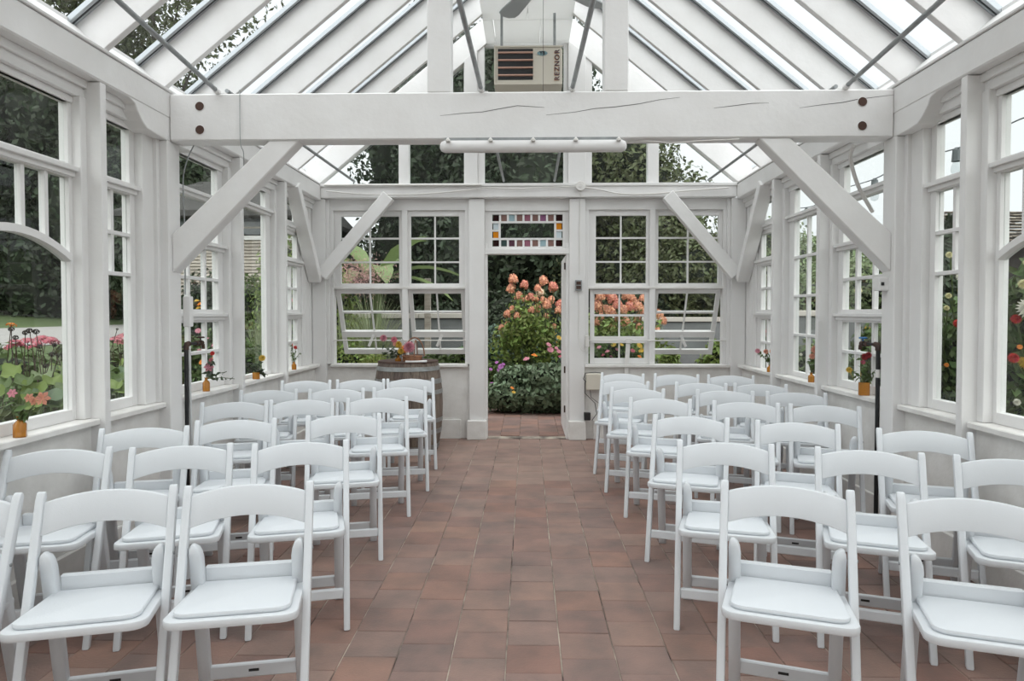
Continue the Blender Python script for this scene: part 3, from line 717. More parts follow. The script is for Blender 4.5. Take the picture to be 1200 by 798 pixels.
def sill_vase(s, y, w, h, kind, label, tips, flowers, leafm='mid', lsize=.035, nl=7, lily=False):
    t = bottle('flower_vase', (s*2.20, y, .789), w, h, kind, label, 'vase', 'amber bottles of flowers on the sills')
    t.rotation_euler.z = 0
    spray(t, (0,0,h*.9), tips, leafm, lsize, nl)
    for p, k, r_, eye in flowers: flower(t, p, k, r_, (-s*.25,-1,.35), eye, meshes=LILY if (lily and k in LILY) else BL)
sill_vase(-1, 2.90, .052, .092, 'square', 'squat amber bottle with coral lilies on the nearest left sill',
    [(-.05,0,.18),(.03,-.02,.14),(.07,.0,.13),(-.03,.03,.2),(.0,0,.16),(.03,.0,.08)], [((.09,.02,.165),'coral',.034,False),((.045,.0,.17),'coral',.022,False),((.05,.02,.15),'coral',.018,False),((-.03,0,.19),'pink',.022,False)], 'mid', .05, 7, True)
sill_vase(-1, 4.62, .050, .095, 'square', 'amber bottle with pink lily and leafy branch beside the black pipe',
    [(.03,0,.17),(.02,0,.24),(.12,.05,.13),(.17,.06,.08),(.05,.0,.22)], [((.02,0,.165),'pink',.036,False),((.045,0,.26),'red',.018,False),((.035,0,.215),'rose',.016,False)], 'dark', .045, 6, True)
sill_vase(-1, 5.48, .058, .055, 'jar', 'small amber jar with a sunflower on the left sill',
    [(.05,0,.17),(-.05,0,.12),(.07,0,.08),(.09,.02,.03),(-.01,0,.13)], [((.055,-.01,.17),'yellow',.030,True)], 'dark', .05, 6)
sill_vase(-1, 6.38, .046, .075, 'square', 'amber bottle with a red bud in the far left corner bay',
    [(-.02,0,.24),(.02,0,.22),(.06,0,.16),(-.03,0,.17)], [((.015,0,.21),'red',.020,False)], 'mid', .032, 9)
sill_vase(1, 4.50, .070, .085, 'jar', 'wide amber jar with dark red blooms below the right tap',
    [(-.02,0,.26),(.03,0,.23),(.08,0,.17),(-.11,0,.18),(.0,0,.16),(.06,.02,.10)], [((.0,0,.25),'dred',.026,False),((.025,0,.262),'dred',.024,False),((-.01,0,.215),'rose',.018,False),((-.10,0,.165),'yellow',.022,False)], 'mid', .05, 8)
sill_vase(1, 5.33, .050, .075, 'square', 'amber bottle with two coral daisies on the right middle sill',
    [(.02,0,.24),(-.01,0,.19),(.04,0,.17)], [((.025,-.01,.25),'coral',.038,False),((.0,-.01,.20),'coral',.026,False)], 'mid', .045, 8)
sill_vase(1, 6.24, .050, .065, 'square', 'amber bottle with pink and orange blooms in the far right corner bay',
    [(-.10,0,.19),(-.03,0,.18),(.01,0,.18),(.0,0,.1)], [((-.11,0,.19),'pink',.026,False),((-.035,0,.185),'coral',.026,False),((.02,0,.185),'orange',.026,False)], 'mid', .045, 9)

# things on the barrel
v = bottle('flower_vase', (-1.24,6.52,.828), .06, .09, 'square', 'amber bottle of pink and orange dahlias on the barrel head', 'vase')
spray(v, (0,0,.08), [(-.17,0,.20),(-.16,0,.12),(-.12,-.02,.07),(-.05,0,.17),(.02,0,.16),(.08,0,.15),(.13,0,.17)], 'dark', .05, 8)
for p, k, r_ in (((-.14,-.02,.255),'pink',.038),((-.04,-.02,.24),'rose',.035),((.0,-.03,.19),'yellow',.040),((.06,-.04,.15),'orange',.045),((.02,-.05,.13),'yellow',.035),((-.03,-.03,.20),'coral',.028)):
    flower(v, p, k, r_, (-.05,-1,.4), meshes=DAHLIA if k in ('pink','yellow') else BL)
COPPER = mat('copper_wicker', (.30,.13,.06), .5, noise=.4, nscale=40, col2=(.16,.07,.035), bump=.6, bscale=80)
bk = empty('basket', (-1.10,6.50,.832)); bk.scale = (1.1,1.1,1.35); tag(bk, 'small brown wicker basket with looped handle on the barrel', 'basket')
MB().lathe([(.060,0),(.082,.03),(.088,.065),(.083,.065),(.076,.03),(.0,.01)], 24).build('basket_body', COPPER, bk, smooth=40)
for k in range(4): MB().lathe([(.068+.006*k,.012+.014*k),(.074+.006*k,.016+.014*k),(.069+.006*k,.020+.014*k)], 24).build('weave_band', COPPER, bk)
MB().tube([(.085*math.cos(t)+.02,0,.06+.13*math.sin(t)) for t in [math.pi*k/14 for k in range(15)]], .006, 6).build('handle', COPPER, bk)
MB().tube([(.03,.085*math.cos(t),.06+.11*math.sin(t)) for t in [math.pi*k/14 for k in range(15)]], .005, 6).build('handle', COPPER, bk)
o = flower(None, (-1.115,6.42,1.00), 'pink', .062, (0,-1,.25), meshes=DAHLIA); o.name = 'dahlia'; tag(o, 'large pink dahlia leaning out of the basket on the barrel', 'flower')
stems(o, [((0,0,0),(0,.02,-.14))], .003)
NAPK = mat('paper_white', (.78,.78,.78), .7)
b = MB(); n = 12
for i in range(n):
    a = 2*math.pi*i/n; a1 = 2*math.pi*(i+1)/n
    b.add([(0,0,0),(.045*math.cos(a)*(1+.2*(i%2)),.03*math.sin(a),.13+.03*(i%3)),(.045*math.cos(a1)*(1+.2*((i+1)%2)),.03*math.sin(a1),.13+.03*((i+1)%3))],[(0,1,2),(2,1,0)])
o = b.build('tissue', NAPK, None, loc=(-1.175,6.56,.89)); tag(o, 'crumpled white tissue paper sticking up between vase and basket', 'paper')
o = MB().box(-.10,.10,-.045,.045,0,.012).build('booklet', NAPK, None, bevel=.001, loc=(-1.05,6.415,.862)); o.rotation_euler.z = R(6); tag(o, 'white folded programme lying on the front of the barrel rim', 'booklet')

# ---------------------------------------------------------------- standpipes
def standpipe(s, x, y, label, blue):
    t = empty('standpipe', (s*x, y, 0)); tag(t, label, 'pipe')
    b = MB().tube([(0,0,0),(0,0,1.10)], .0125, 12); b.build('riser', BLACK, t, smooth=40)
    MB().tube([(0,0,1.095),(0,0,1.115),(0,.012,1.13),(0,.035,1.132)], .017, 12).build('elbow', RUST, t, smooth=40)
    MB().tube([(0,.03,1.132),(-s*.005,.16,1.13)], .010, 10).build('branch_pipe', BLACK, t, smooth=40)
    MB().tube([(0,.12,1.13),(0,.15,1.13)], .016, 8).tube([(0,.17,1.13),(0,.21,1.13)], .017, 8).tube([(0,.20,1.13),(0,.225,1.115),(0,.228,1.09)], .011, 10).build('tap', RUST, t)
    MB().tube([(0,.19,1.13),(0,.19,1.165)], .005, 6).lathe([(.026,0),(.028,.006),(.02,.010),(0,.01)], 8, (0,.19,1.162)).build('tap_handle', mat('blue_enamel', (.03,.17,.42), .4) if blue else RUST, t)
    return t
tp = standpipe(-1, 2.137, 4.225, 'black standpipe with rusty tap against the left beam post', False)
tp = standpipe(1, 2.150, 4.23, 'black standpipe with blue tap handle against the right beam post', True)
MB().tube([(0,0,.93),(0,0,.98)], .0132, 12).build('pipe_tape', PVC, tp)
o = MB().tube([(-2.125,4.24,1.10),(-2.125,4.245,.80),(-2.12,4.25,.4),(-2.13,4.25,.02)], .008, 8).build('garden_hose', mat('pale_hose', (.55,.56,.56), .5), None); tag(o, 'thin pale hose running down beside the left standpipe', 'hose')
tg = MB().box(-.025,.025,-.004,.004,-.12,.12)
o = MB().box(-2.15,-2.105,4.215,4.26,1.24,1.43).build('junction_box', PAINT, None, bevel=.004); tag(o, 'painted white junction box on the left beam post', 'electrical box')
o = empty('thermostat', (2.13,4.13,1.50)); tag(o, 'small white thermostat box on the right beam post', 'thermostat')
MB().box(-.035,.03,-.01,.06,-.04,.04).build('case', PAINT, o, bevel=.004); MB().box(-.024,-.006,-.013,-.009,-.010,.010).build('display', BLACK, o)

# ---------------------------------------------------------------- heater
UH = empty('unit_heater', (-.0,6.3,3.41)); tag(UH, 'beige ceiling hung unit heater with salmon louvers above the tie beam', 'heater')
X0, X1 = -.305, .318; Z1 = .355
b = MB().prism([(X0,0),(X1-.0,0),(X1,.0),(X1,Z1-.035),(X1-.035,Z1),(X0,Z1)], lambda u,v,q_: (u,q_,v), 0, .45); b.build('cabinet', BEIGE, UH, bevel=.006)
bx0, bx1, bz0, bz1 = -.27, .05, .045, .325
MB().box(bx0, bx1, -.004, .012, bz0, bz1).build('grille_recess', BLACK, UH)
for k in range(4):
    z = bz0+.038+k*.068
    MB().beam((bx0,-.006,z),(bx1,-.006,z), .022, .010, (0,.35,1)).build('louver', LOUVER, UH)
MB().box(X0+.0,X0+.012,-.012,0,0,Z1).box(X0,X1,-.010,0,Z1-.018,Z1-.004).box(X0,X1,-.010,0,0,.012).build('trim', BEIGE, UH, bevel=.002)
LOGO = mat('logo_blue', (.18,.30,.33), .5); LET = mat('logo_letters', (.07,.035,.05), .5); LETO = mat('letter_orange', (.55,.33,.18), .5)
b = MB(); nn = 24; b.add([(.135+.048*math.cos(2*math.pi*k/nn), -.0045, .283+.022*math.sin(2*math.pi*k/nn)) for k in range(nn)], [tuple(range(nn))]); b.build('badge', LOGO, UH)
def text(name, body, size, loc, rot, m, parent, ext=.001, shear=0, sp=1.0):
    cu = bpy.data.curves.new(name, 'FONT'); cu.body = body; cu.size = size; cu.extrude = ext; cu.align_x = 'CENTER'; cu.align_y = 'CENTER'; cu.shear = shear; cu.space_character = sp; cu.offset = .0012
    cu.materials.append(m); tmp = bpy.data.objects.new(name, cu); COL.objects.link(tmp); dg = bpy.context.evaluated_depsgraph_get(); me = bpy.data.meshes.new_from_object(tmp.evaluated_get(dg)); bpy.data.objects.remove(tmp); o = bpy.data.objects.new(name, me); COL.objects.link(o); o.parent = parent; o.location = loc; o.rotation_euler = rot; return o
text('lettering', 'YB', .042, (.135,-.0065,.283), (R(90),0,0), BLACK, UH)
text('lettering', 'REZNOR', .062, (.272,-.006,.175), (R(90),R(-90),0), LET, UH, sp=1.22)
text('lettering', 'REZNOR', .062, (.268,-.004,.171), (R(90),R(-90),0), LETO, UH, ext=.0005, sp=1.22)
for x in (-.24,.25): MB().box(x-.012,x+.012,.1,.104,Z1,.69).build('hanger', GALV, UH)
MB().tube([(.2,.45,.2),(.2,.60,.2),(.2,.62,.5)], .05, 14).build('flue', GALV, UH, smooth=40)
# ---------------------------------------------------------------- ceiling fan
fan = empty('ceiling_fan', (.10,5.3,3.87)); tag(fan, 'grey five-blade ceiling fan with pull cord under the ridge', 'fan')
MB().lathe([(.0,-.10),(.07,-.09),(.11,-.03),(.11,.03),(.05,.06),(.016,.07),(.016,.20),(.06,.21),(.06,.23)], 24).build('motor', PAINT, fan, smooth=40)
for k in range(5):
    a = R(113.5-72*k+1)
    P = [(.13,-.03),(.20,-.055),(.60,-.08),(.66,-.07),(.70,-.03),(.70,.03),(.66,.075),(.60,.08),(.20,.055),(.13,.03)]
    b = MB().prism([(u,v) for u,v in P], lambda u,v,q_: (u*math.cos(a)-v*math.sin(a), u*math.sin(a)+v*math.cos(a), q_+v*.12), -.004, .004)
    b.build('blade', GREYFAN, fan)
MB().tube([(.02,-.01,-.09),(.02,-.01,-1.27)], .0016, 5).build('pull_cord', BLACK, fan)

# ---------------------------------------------------------------- strip fixture under the tie beam
FX = empty('strip_light', (.033,4.06,2.31)); tag(FX, 'long white plastic strip fixture with five hooks under the tie beam', 'light fixture')
PLAST = mat('milky_plastic', (.70,.69,.685), .4)
L_ = 1.10; n = 10
prof_ = [(.03*math.cos(t), .037*math.sin(t)) for t in [2*math.pi*k/16 for k in range(16)]]
b = MB(); V = []; xs_ = [-L_/2,-L_/2+.008,-L_/2+.03,L_/2-.03,L_/2-.008,L_/2]; sc = [.35,.75,1,1,.75,.35]
for x, s_ in zip(xs_, sc): V += [(x, y*s_, z*s_) for y, z in prof_]
F = [(i*16+k, i*16+(k+1)%16, (i+1)*16+(k+1)%16, (i+1)*16+k) for i in range(5) for k in range(16)]+[tuple(range(16)),tuple(range(80,96))[::-1]]
b.add(V,F).build('housing', PLAST, FX, smooth=50)
MB().box(-.52,.50,-.012,.012,.03,.05).build('mounting_rail', GALV, FX)
for x in (-.50,-.25,.0,.25,.50):
    MB().lathe([(.014,0),(.014,.010),(.004,.022),(0,.022)], 10, (x,-.034,.022)).build('hook', PVC, FX)
# ---------------------------------------------------------------- cables and boxes
def cable(name, pts, r, label, m=PVC, cat='cable'):
    # smooth through points
    P = [Vector(p) for p in pts]; out = []
    for i in range(len(P)-1):
        p0 = P[max(i-1,0)]; p1 = P[i]; p2 = P[i+1]; p3 = P[min(i+2,len(P)-1)]
        for k in range(5):
            t = k/5; out.append(.5*((2*p1)+(-p0+p2)*t+(2*p0-5*p1+4*p2-p3)*t*t+(-p0+3*p1-3*p2+p3)*t**3))
    out.append(P[-1]); o = MB().tube(out, r, 8).build(name, m, None, smooth=60); tag(o, label, cat); return o
cable('cable', [(.60,4.12,2.35),(.75,4.10,2.345),(.85,4.10,2.335),(1.05,4.09,2.345),(1.25,4.09,2.352)], .004, 'thin cable leaving the strip fixture along the tie beam')
jb = empty('junction_box', (.545,7.065,2.625)); tag(jb, 'round white junction box on the end plate above the doorway', 'electrical box')
MB().tube([(0,0,0),(0,-.03,0)], .050, 20).build('box_body', WEATHER, jb, bevel=.003); 
MB().tube([(0,-.03,0),(0,-.036,0)], .02, 12).build('cap', PVC, jb)
cable('cable', [(.59,7.05,2.61),(.75,7.05,2.585),(.95,7.05,2.545),(1.25,7.05,2.54),(1.6,7.05,2.57),(2.05,7.05,2.60)], .008, 'white cable sagging right of the round junction box')
cable('cable', [(.50,7.05,2.62),(.2,7.05,2.612),(-.1,7.05,2.60),(-.4,7.05,2.61),(-.48,7.05,2.612)], .006, 'white cable above the doorway')
cable('cable', [(-.50,7.05,2.60),(-.8,7.05,2.57),(-1.2,7.05,2.545),(-1.7,7.05,2.55),(-2.08,7.05,2.585)], .007, 'white cable sagging along the left half of the end plate')
o = MB().tube([(-2.10,7.05,2.645),(-.47,7.05,2.64)], .011, 10).build('conduit', PVC, None, smooth=50); tag(o, 'straight white conduit along the top of the end plate', 'conduit')
o = MB().tube([(2.09,-.5,2.69),(2.09,2.8,2.69)], .016, 10).tube([(2.09,2.8,2.69),(2.13,2.84,2.67)], .016, 10).build('conduit', PVC, None, smooth=50); tag(o, 'white conduit lying along the right top plate', 'conduit')
cable('cable', [(.545,7.05,2.57),(.545,7.108,2.45),(.54,7.11,2.1),(.54,7.11,1.72)], .004, 'thin cable dropping from the round box to the switch')
sw = empty('switch_box', (.53,7.115,1.61)); tag(sw, 'small metal switch box on the right door post', 'switch')
MB().box(-.035,.035,-.03,0,-.055,.055).build('box_body', GALV, sw, bevel=.004); MB().box(-.024,.024,-.034,-.03,-.04,-.005).box(-.024,.024,-.034,-.03,.005,.04).build('face', RUST, sw)
cable('cable', [(.53,7.11,1.55),(.535,7.11,1.3),(.53,7.11,1.12),(.55,7.09,.96),(.60,7.08,.93),(.63,7.08,1.0)], .004, 'thin cable looping below the switch box')
o = MB().box(.60,.64,7.075,7.11,.97,1.09).build('power_adapter', PVC, None, bevel=.004); tag(o, 'cream plug adapter at the edge of the right window', 'adapter')
be = empty('control_box', (.70,7.10,.61)); tag(be, 'beige wall box with dangling black leads behind the right chairs', 'electrical box')
MB().box(-.09,.09,-.05,.04,-.085,.085).build('box_body', BEIGE, be, bevel=.008)
MB().tube([(-.09,-.02,0),(-.12,-.03,.03),(-.10,-.03,.09),(0,-.03,.10),(.08,-.03,.09)], .004, 6).tube([(-.10,-.03,0),(-.10,-.03,-.12),(.0,-.03,-.22),(.02,-.03,-.33),(-.03,-.03,-.40)], .004, 6).tube([(-.05,-.03,-.085),(-.04,-.03,-.16),(.04,-.03,-.22)], .003, 6).build('lead', BLACK, be)
o = MB().box(.59,.655,7.06,7.12,.21,.29).build('black_adapter', BLACK, None, bevel=.004); tag(o, 'black plug-in transformer above the skirting right of the door', 'adapter')
# loose wires near the left end of the tie beam
cable('cable', [(-2.06,4.2,2.36),(-2.10,4.2,2.28),(-2.14,4.22,2.15),(-2.145,4.24,1.9),(-2.145,4.24,1.44)], .004, 'thin cable running down the left beam post', GALV)
cable('cable', [(-1.72,4.08,2.66),(-1.72,4.08,2.36),(-1.73,4.15,2.30),(-1.80,4.3,2.20),(-1.95,4.5,2.13),(-2.13,4.7,2.12)], .0022, 'thin dark wire looping from the tie beam to the left wall', GALV)
cable('cable', [(1.98,4.22,2.34),(2.0,4.3,2.28),(2.08,4.36,2.12),(2.2,4.42,1.97)], .012, 'white cable hanging behind the right end of the tie beam')
# round hooks

# ---------------------------------------------------------------- string of bulbs outside the right wall
BULB = glass('bulb_glass', (.86,.88,.88), 1.0)
WIRE = mat('grey_wire', (.16,.18,.19), .6)
pts = [(2.50,2.6,2.37),(2.50,3.05,2.29),(2.50,3.55,2.31),(2.50,3.95,2.28),(2.50,4.6,2.32),(2.50,5.0,2.29),(2.50,5.6,2.31),(2.50,6.05,2.26),(2.50,6.6,2.31),(2.50,7.1,2.30)]
gl = 'string lights hung outside the right windows'
cable('light_string_wire', pts, .004, 'dark sagging wire of the string lights outside the right windows', WIRE)
for i, (x, y, z) in enumerate([(2.50,3.20,2.275),(2.50,4.06,2.275),(2.50,5.0,2.28),(2.50,6.2,2.25)]):
    t = empty('string_light_bulb', (x,y,z)); tag(t, ['clear bulb outside the nearest right window','clear bulb outside the narrow window before the right post','clear bulb outside the sashes just past the right post','clear bulb outside the middle bay on the right'][i], 'light bulb', gl)
    MB().lathe([(.010,.015),(.022,.0),(.026,-.06),(.028,-.065)], 10).build('socket', WIRE, t)
    MB().lathe([(.016,-.065),(.026,-.09),(.030,-.115),(.022,-.14),(0,-.15)], 12).build('glass_bulb', BULB, t, smooth=40)

# ================================================================= OUTSIDE
def at(px, D, py=None, z=None):
    x = (px-618)/800*D
    return (x, D, 1.33+(366-py)/800*D if py is not None else z)
GRASS = mat('lawn_grass', (.085,.12,.04), .9, noise=.5, nscale=1.5, col2=(.055,.085,.03), bump=1, bscale=40)
SOIL = mat('garden_soil', (.055,.04,.03), .95, noise=.5, nscale=9, col2=(.03,.022,.017), bump=1, bscale=25)
ASPH = mat('pale_road', (.33,.32,.31), .9, noise=.4, nscale=6, col2=(.27,.26,.25))
GRAV = mat('pale_gravel', (.50,.49,.47), .9, noise=.5, nscale=60, col2=(.36,.35,.33), bump=1, bscale=90)
def gh(x, y):
    d = -x
    if d <= 3: return -.03
    for (a, za), (b_, zb2) in zip([(3,-.03),(8,.08),(14,.36),(22,.68),(42,2.1)],[(8,.08),(14,.36),(22,.68),(42,2.1),(400,6)]):
        if d <= b_: return za+(zb2-za)*(d-a)/(b_-a)
    return 6
xs_ = [-120,-70,-42,-32,-22,-18,-14,-11,-8,-5,-3,0,3,8,20,50,120]; ys_ = [-20,-5,0,5,10,20,40,80,160]
V = [(x,y,gh(x,y)) for y in ys_ for x in xs_]; n = len(xs_)
F = [(j*n+i, j*n+i+1, (j+1)*n+i+1, (j+1)*n+i) for j in range(len(ys_)-1) for i in range(n-1)]
g = MB().add(V,F).build('ground', GRASS, None, smooth=True); tag(g, 'green lawn rising gently away from the glasshouse', 'ground', kind='structure')
def strip(name, x0, x1, y0, y1, m, dz, label, cat):
    xs2 = sorted(set([x0,x1]+[x for x in xs_ if x0 < x < x1])); V = []; F = []
    for x in xs2: V += [(x,y0,gh(x,0)+dz),(x,y1,gh(x,0)+dz)]
    for i in range(len(xs2)-1): F.append((2*i,2*i+2,2*i+3,2*i+1))
    o = MB().add(V,F).build(name, m, None); tag(o, label, cat, kind='structure'); return o
strip('road', -21.5, -14, -20, 90, ASPH, .02, 'pale grey road crossing the lawn beyond the left windows', 'road')
strip('garden_bed', -7.5, -2.36, -4, 13, SOIL, .02, 'dark soil bed outside the left windows', 'soil')
strip('garden_bed', 2.36, 7, -4, 12, SOIL, .025, 'dark soil bed outside the right windows', 'soil')
strip('garden_bed', -7, 7, 7.3, 14.5, SOIL, .012, 'dark soil bed behind the end wall', 'soil')
strip('gravel_path', 2.0, 8.5, 15, 22, GRAV, .03, 'pale gravel path beyond the garden, right of the doorway', 'path')
strip('gravel_path', 7.2, 11, -2, 15, GRAV, .03, 'pale gravel path beyond the right garden bed', 'path')
# paved path outside the door
def pbound(y): return .62 if y < 8.3 else .62-.30*(y-8.3)**1.15
path = MB().box(-1.6, .62, 7.28, 8.9, -.06, -.01).box(-3.2, .35, 8.9, 9.7, -.06, -.01).box(-3.2,-.1,9.7,10.8,-.06,-.01).build('garden_path', MORTAR, None)
tag(path, 'paved path curving left outside the doorway', 'path', kind='structure')
for k in range(-16, 4):
    for j in range(0, 17):
        x = X00+TW*(k+.5); y = 7.36+TL*(j+.5*(k%2)); y += 0
        if x > pbound(y) or x < -.95-(y-7.3)*.55 or y > 10.7: continue
        o = bpy.data.objects.new('paver', random.choice(variants)); COL.objects.link(o); o.parent = path
        o.location = (x, y, random.uniform(-.002,.001)); o.rotation_euler.z = random.choice((0,math.pi))
o = MB().box(-.42,.41,7.14,7.28,-.03,.004).build('threshold', MORTAR, None); tag(o, 'worn grey threshold strip of the doorway', 'threshold', kind='structure')

# ---------------------------------------------------------------- trees
def tree(name, label, px, D, z, r, rz, leafm, size=.16, n=5000, trunk=.18, lumps=12, group='trees beyond the glasshouse', depth=.35, core=True, zmin=-1, lump_r=.5, asp=.5):
    x, y, _ = at(px, D); z0 = gh(x, y)
    t = empty(name, (x,y,z0)); tag(t, label, 'tree', group)
    if trunk:
        MB().tube([(0,0,-.1),(.05,0,(z-z0)*.5),(0,.05,z-z0)], [trunk, trunk*.8, trunk*.5], 9).build('trunk', BARK, t, smooth=60)
        b = MB()
        for k in range(6):
            a = 2*math.pi*k/6+.4; b.tube([(0,0,(z-z0)*.55),(r*.3*math.cos(a),r*.3*math.sin(a),(z-z0)*.85),(r*.6*math.cos(a),r*.6*math.sin(a),(z-z0)+rz*.25)], [trunk*.4,trunk*.25,trunk*.1], 6)
        b.build('branches', BARK, t)['kind'] = 'stuff'
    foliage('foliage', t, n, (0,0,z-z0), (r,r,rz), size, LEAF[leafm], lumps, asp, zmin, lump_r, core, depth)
    return t
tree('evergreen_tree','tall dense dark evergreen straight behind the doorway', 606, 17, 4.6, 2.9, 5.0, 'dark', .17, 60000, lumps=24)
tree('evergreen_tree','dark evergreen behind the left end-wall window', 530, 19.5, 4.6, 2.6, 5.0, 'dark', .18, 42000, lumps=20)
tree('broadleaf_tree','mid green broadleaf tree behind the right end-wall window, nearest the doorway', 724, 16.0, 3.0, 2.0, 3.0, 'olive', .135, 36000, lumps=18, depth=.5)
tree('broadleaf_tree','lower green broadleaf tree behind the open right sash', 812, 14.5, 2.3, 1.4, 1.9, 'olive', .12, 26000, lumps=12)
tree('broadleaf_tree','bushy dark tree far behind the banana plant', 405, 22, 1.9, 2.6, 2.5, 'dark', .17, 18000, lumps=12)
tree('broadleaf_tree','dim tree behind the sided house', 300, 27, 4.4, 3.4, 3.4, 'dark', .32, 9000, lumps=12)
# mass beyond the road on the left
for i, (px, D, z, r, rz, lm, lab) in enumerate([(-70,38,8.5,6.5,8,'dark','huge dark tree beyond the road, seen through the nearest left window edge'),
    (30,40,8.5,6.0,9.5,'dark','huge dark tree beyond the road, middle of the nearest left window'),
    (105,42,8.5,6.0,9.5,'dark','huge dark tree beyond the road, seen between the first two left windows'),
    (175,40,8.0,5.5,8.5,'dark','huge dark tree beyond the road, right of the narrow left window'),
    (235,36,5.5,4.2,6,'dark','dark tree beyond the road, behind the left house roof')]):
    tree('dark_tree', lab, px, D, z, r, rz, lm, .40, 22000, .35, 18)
tree('roadside_tree','loose green tree whose crown shows through the left roof panes', 178, 17, 8.9, 3.0, 3.2, 'olive', .17, 6500, .10, 16, depth=.9, core=False, lump_r=.45)
tree('roadside_tree','loose green tree crown above the nearest left window', 104, 15, 8.6, 1.6, 1.5, 'olive', .15, 3500, .07, 9, depth=.9, core=False)
# right side
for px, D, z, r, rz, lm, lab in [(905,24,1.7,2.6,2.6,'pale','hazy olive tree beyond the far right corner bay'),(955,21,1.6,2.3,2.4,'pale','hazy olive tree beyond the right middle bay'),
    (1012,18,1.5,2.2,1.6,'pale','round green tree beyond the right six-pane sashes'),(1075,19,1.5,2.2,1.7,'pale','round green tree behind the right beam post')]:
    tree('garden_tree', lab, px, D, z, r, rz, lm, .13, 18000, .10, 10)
cf = empty('conifer', at(1104,9.6,z=0)); tag(cf, 'slim dark conifer tip seen in the narrow right window', 'tree', 'trees beyond the glasshouse')
zz = rng.uniform(0,1,2600)**.8; aa = rng.uniform(0,6.28,2600); rr = (1-zz)*.6*rng.uniform(.5,1,2600)
P = np.stack([rr*np.cos(aa), rr*np.sin(aa), .2+zz*2.45],1); V, F = leaf_quads(P, np.stack([np.cos(aa),np.sin(aa),0*aa+.4],1), .14, .3)
o = link('needles', npmesh('needles',V,F,LEAF['dark']), None, cf); o['kind'] = 'stuff'
MB().tube([(0,0,0),(0,0,2.6)],[.06,.01],8).build('trunk', BARK, cf)

# ---------------------------------------------------------------- house on the left
SIDE = mat('weathered_siding', (.50,.46,.41), .8, noise=.6, nscale=5, col2=(.28,.24,.20), bump=.4, stretch=(1,1,6), rnd=.15)
ROOFM = mat('dark_shingle', (.06,.058,.055), .9, noise=.5, nscale=12, col2=(.03,.03,.028), rnd=.3, island=True)
DARKW = mat('dark_stained_boards', (.035,.028,.025), .8, noise=.5, nscale=8, col2=(.02,.017,.015), stretch=(6,6,1))
hs = empty('sided_house', (-6.6,15,0)); tag(hs, 'house with rough pale horizontal siding behind the left sashes', 'house')
MB().box(-1.9,1.5,.05,4,0,3.5).build('wall_core', DARKW, hs)
for k in range(40):
    z = .05+k*.072
    MB().add([(-1.92,.05,z),(1.52,.05,z),(1.52,.05,z+.072),(-1.92,.05,z+.072),(-1.92,-.0,z),(1.52,-.0,z),(1.52,.04,z+.072),(-1.92,.04,z+.072)],
        [(0,4,5,1),(4,7,6,5),(3,2,6,7),(0,3,7,4),(1,5,6,2)]).build('siding_board', SIDE, hs)
MB().box(-1.92,1.52,-.02,.05,2.93,3.02).build('frieze', PAINT, hs)
for x in (-1.5,-.6,.3,1.0):
    MB().box(x,x+.55,.0,.06,3.05,3.42).build('clerestory_window', mat('dusky_pane', (.10,.12,.125), .15), hs)
    MB().box(x-.02,x+.57,-.01,.02,3.18,3.22).build('window_bar', SIDE, hs)
MB().prism([(-2.3,3.40),(1.9,3.40),(1.9,3.52),(-2.3,3.52)], lambda u,v,q_: (u,q_,v), -.5, 4).build('eave', ROOFM, hs)
MB().add([(-2.3,-.5,3.52),(1.9,-.5,3.52),(1.2,2,4.6),(-1.6,2,4.6),(-2.3,4,3.52),(1.9,4,3.52)],[(0,1,2,3),(1,5,2),(5,4,3,2),(4,0,3),(0,4,5,1)]).build('roof', ROOFM, hs)
# ---------------------------------------------------------------- shingled hut on the right
ht = empty('garden_hut', (8.9,12.6,0)); tag(ht, 'dark timber hut with weathered shingle roof beyond the nearest right window', 'hut')
MB().box(-.35,4,0,3,0,2.75).build('hut_wall', DARKW, ht)
SHG = mat('grey_shingle', (.30,.26,.22), .9, noise=.5, nscale=9, col2=(.15,.13,.11), rnd=.35, island=True)
b = MB()
for r_ in range(11):
    y0 = -.45+r_*.19; z0 = 2.52+r_*.082
    for k in range(34):
        x = -.75+k*.145+(.07 if r_%2 else 0); dz = random.uniform(0,.012)
        if x+.14 < -.75+ r_*.0: continue
        b.box(x, x+.138, y0, y0+.24, z0+dz, z0+.022+dz)
o = b.build('shingles', SHG, ht); o['kind'] = 'stuff'
MB().beam((-.78,-.5,2.50),(-.78,1.7,3.42),.05,.12,(0,0,1)).beam((-.78,-.48,2.50),(4.2,-.48,2.50),.12,.05,(0,0,1)).build('barge_board', DARKW, ht)
for k in range(8): MB().box(-.34+k*.5,-.24+k*.5,-.04,0,0,2.7).build('wall_batten', DARKW, ht)
for x in (.1,.26): MB().box(x,x+.05,-.06,-.04,1.75,1.95).build('yellow_plate', mat('yellow_plate', (.55,.45,.10), .6), ht)
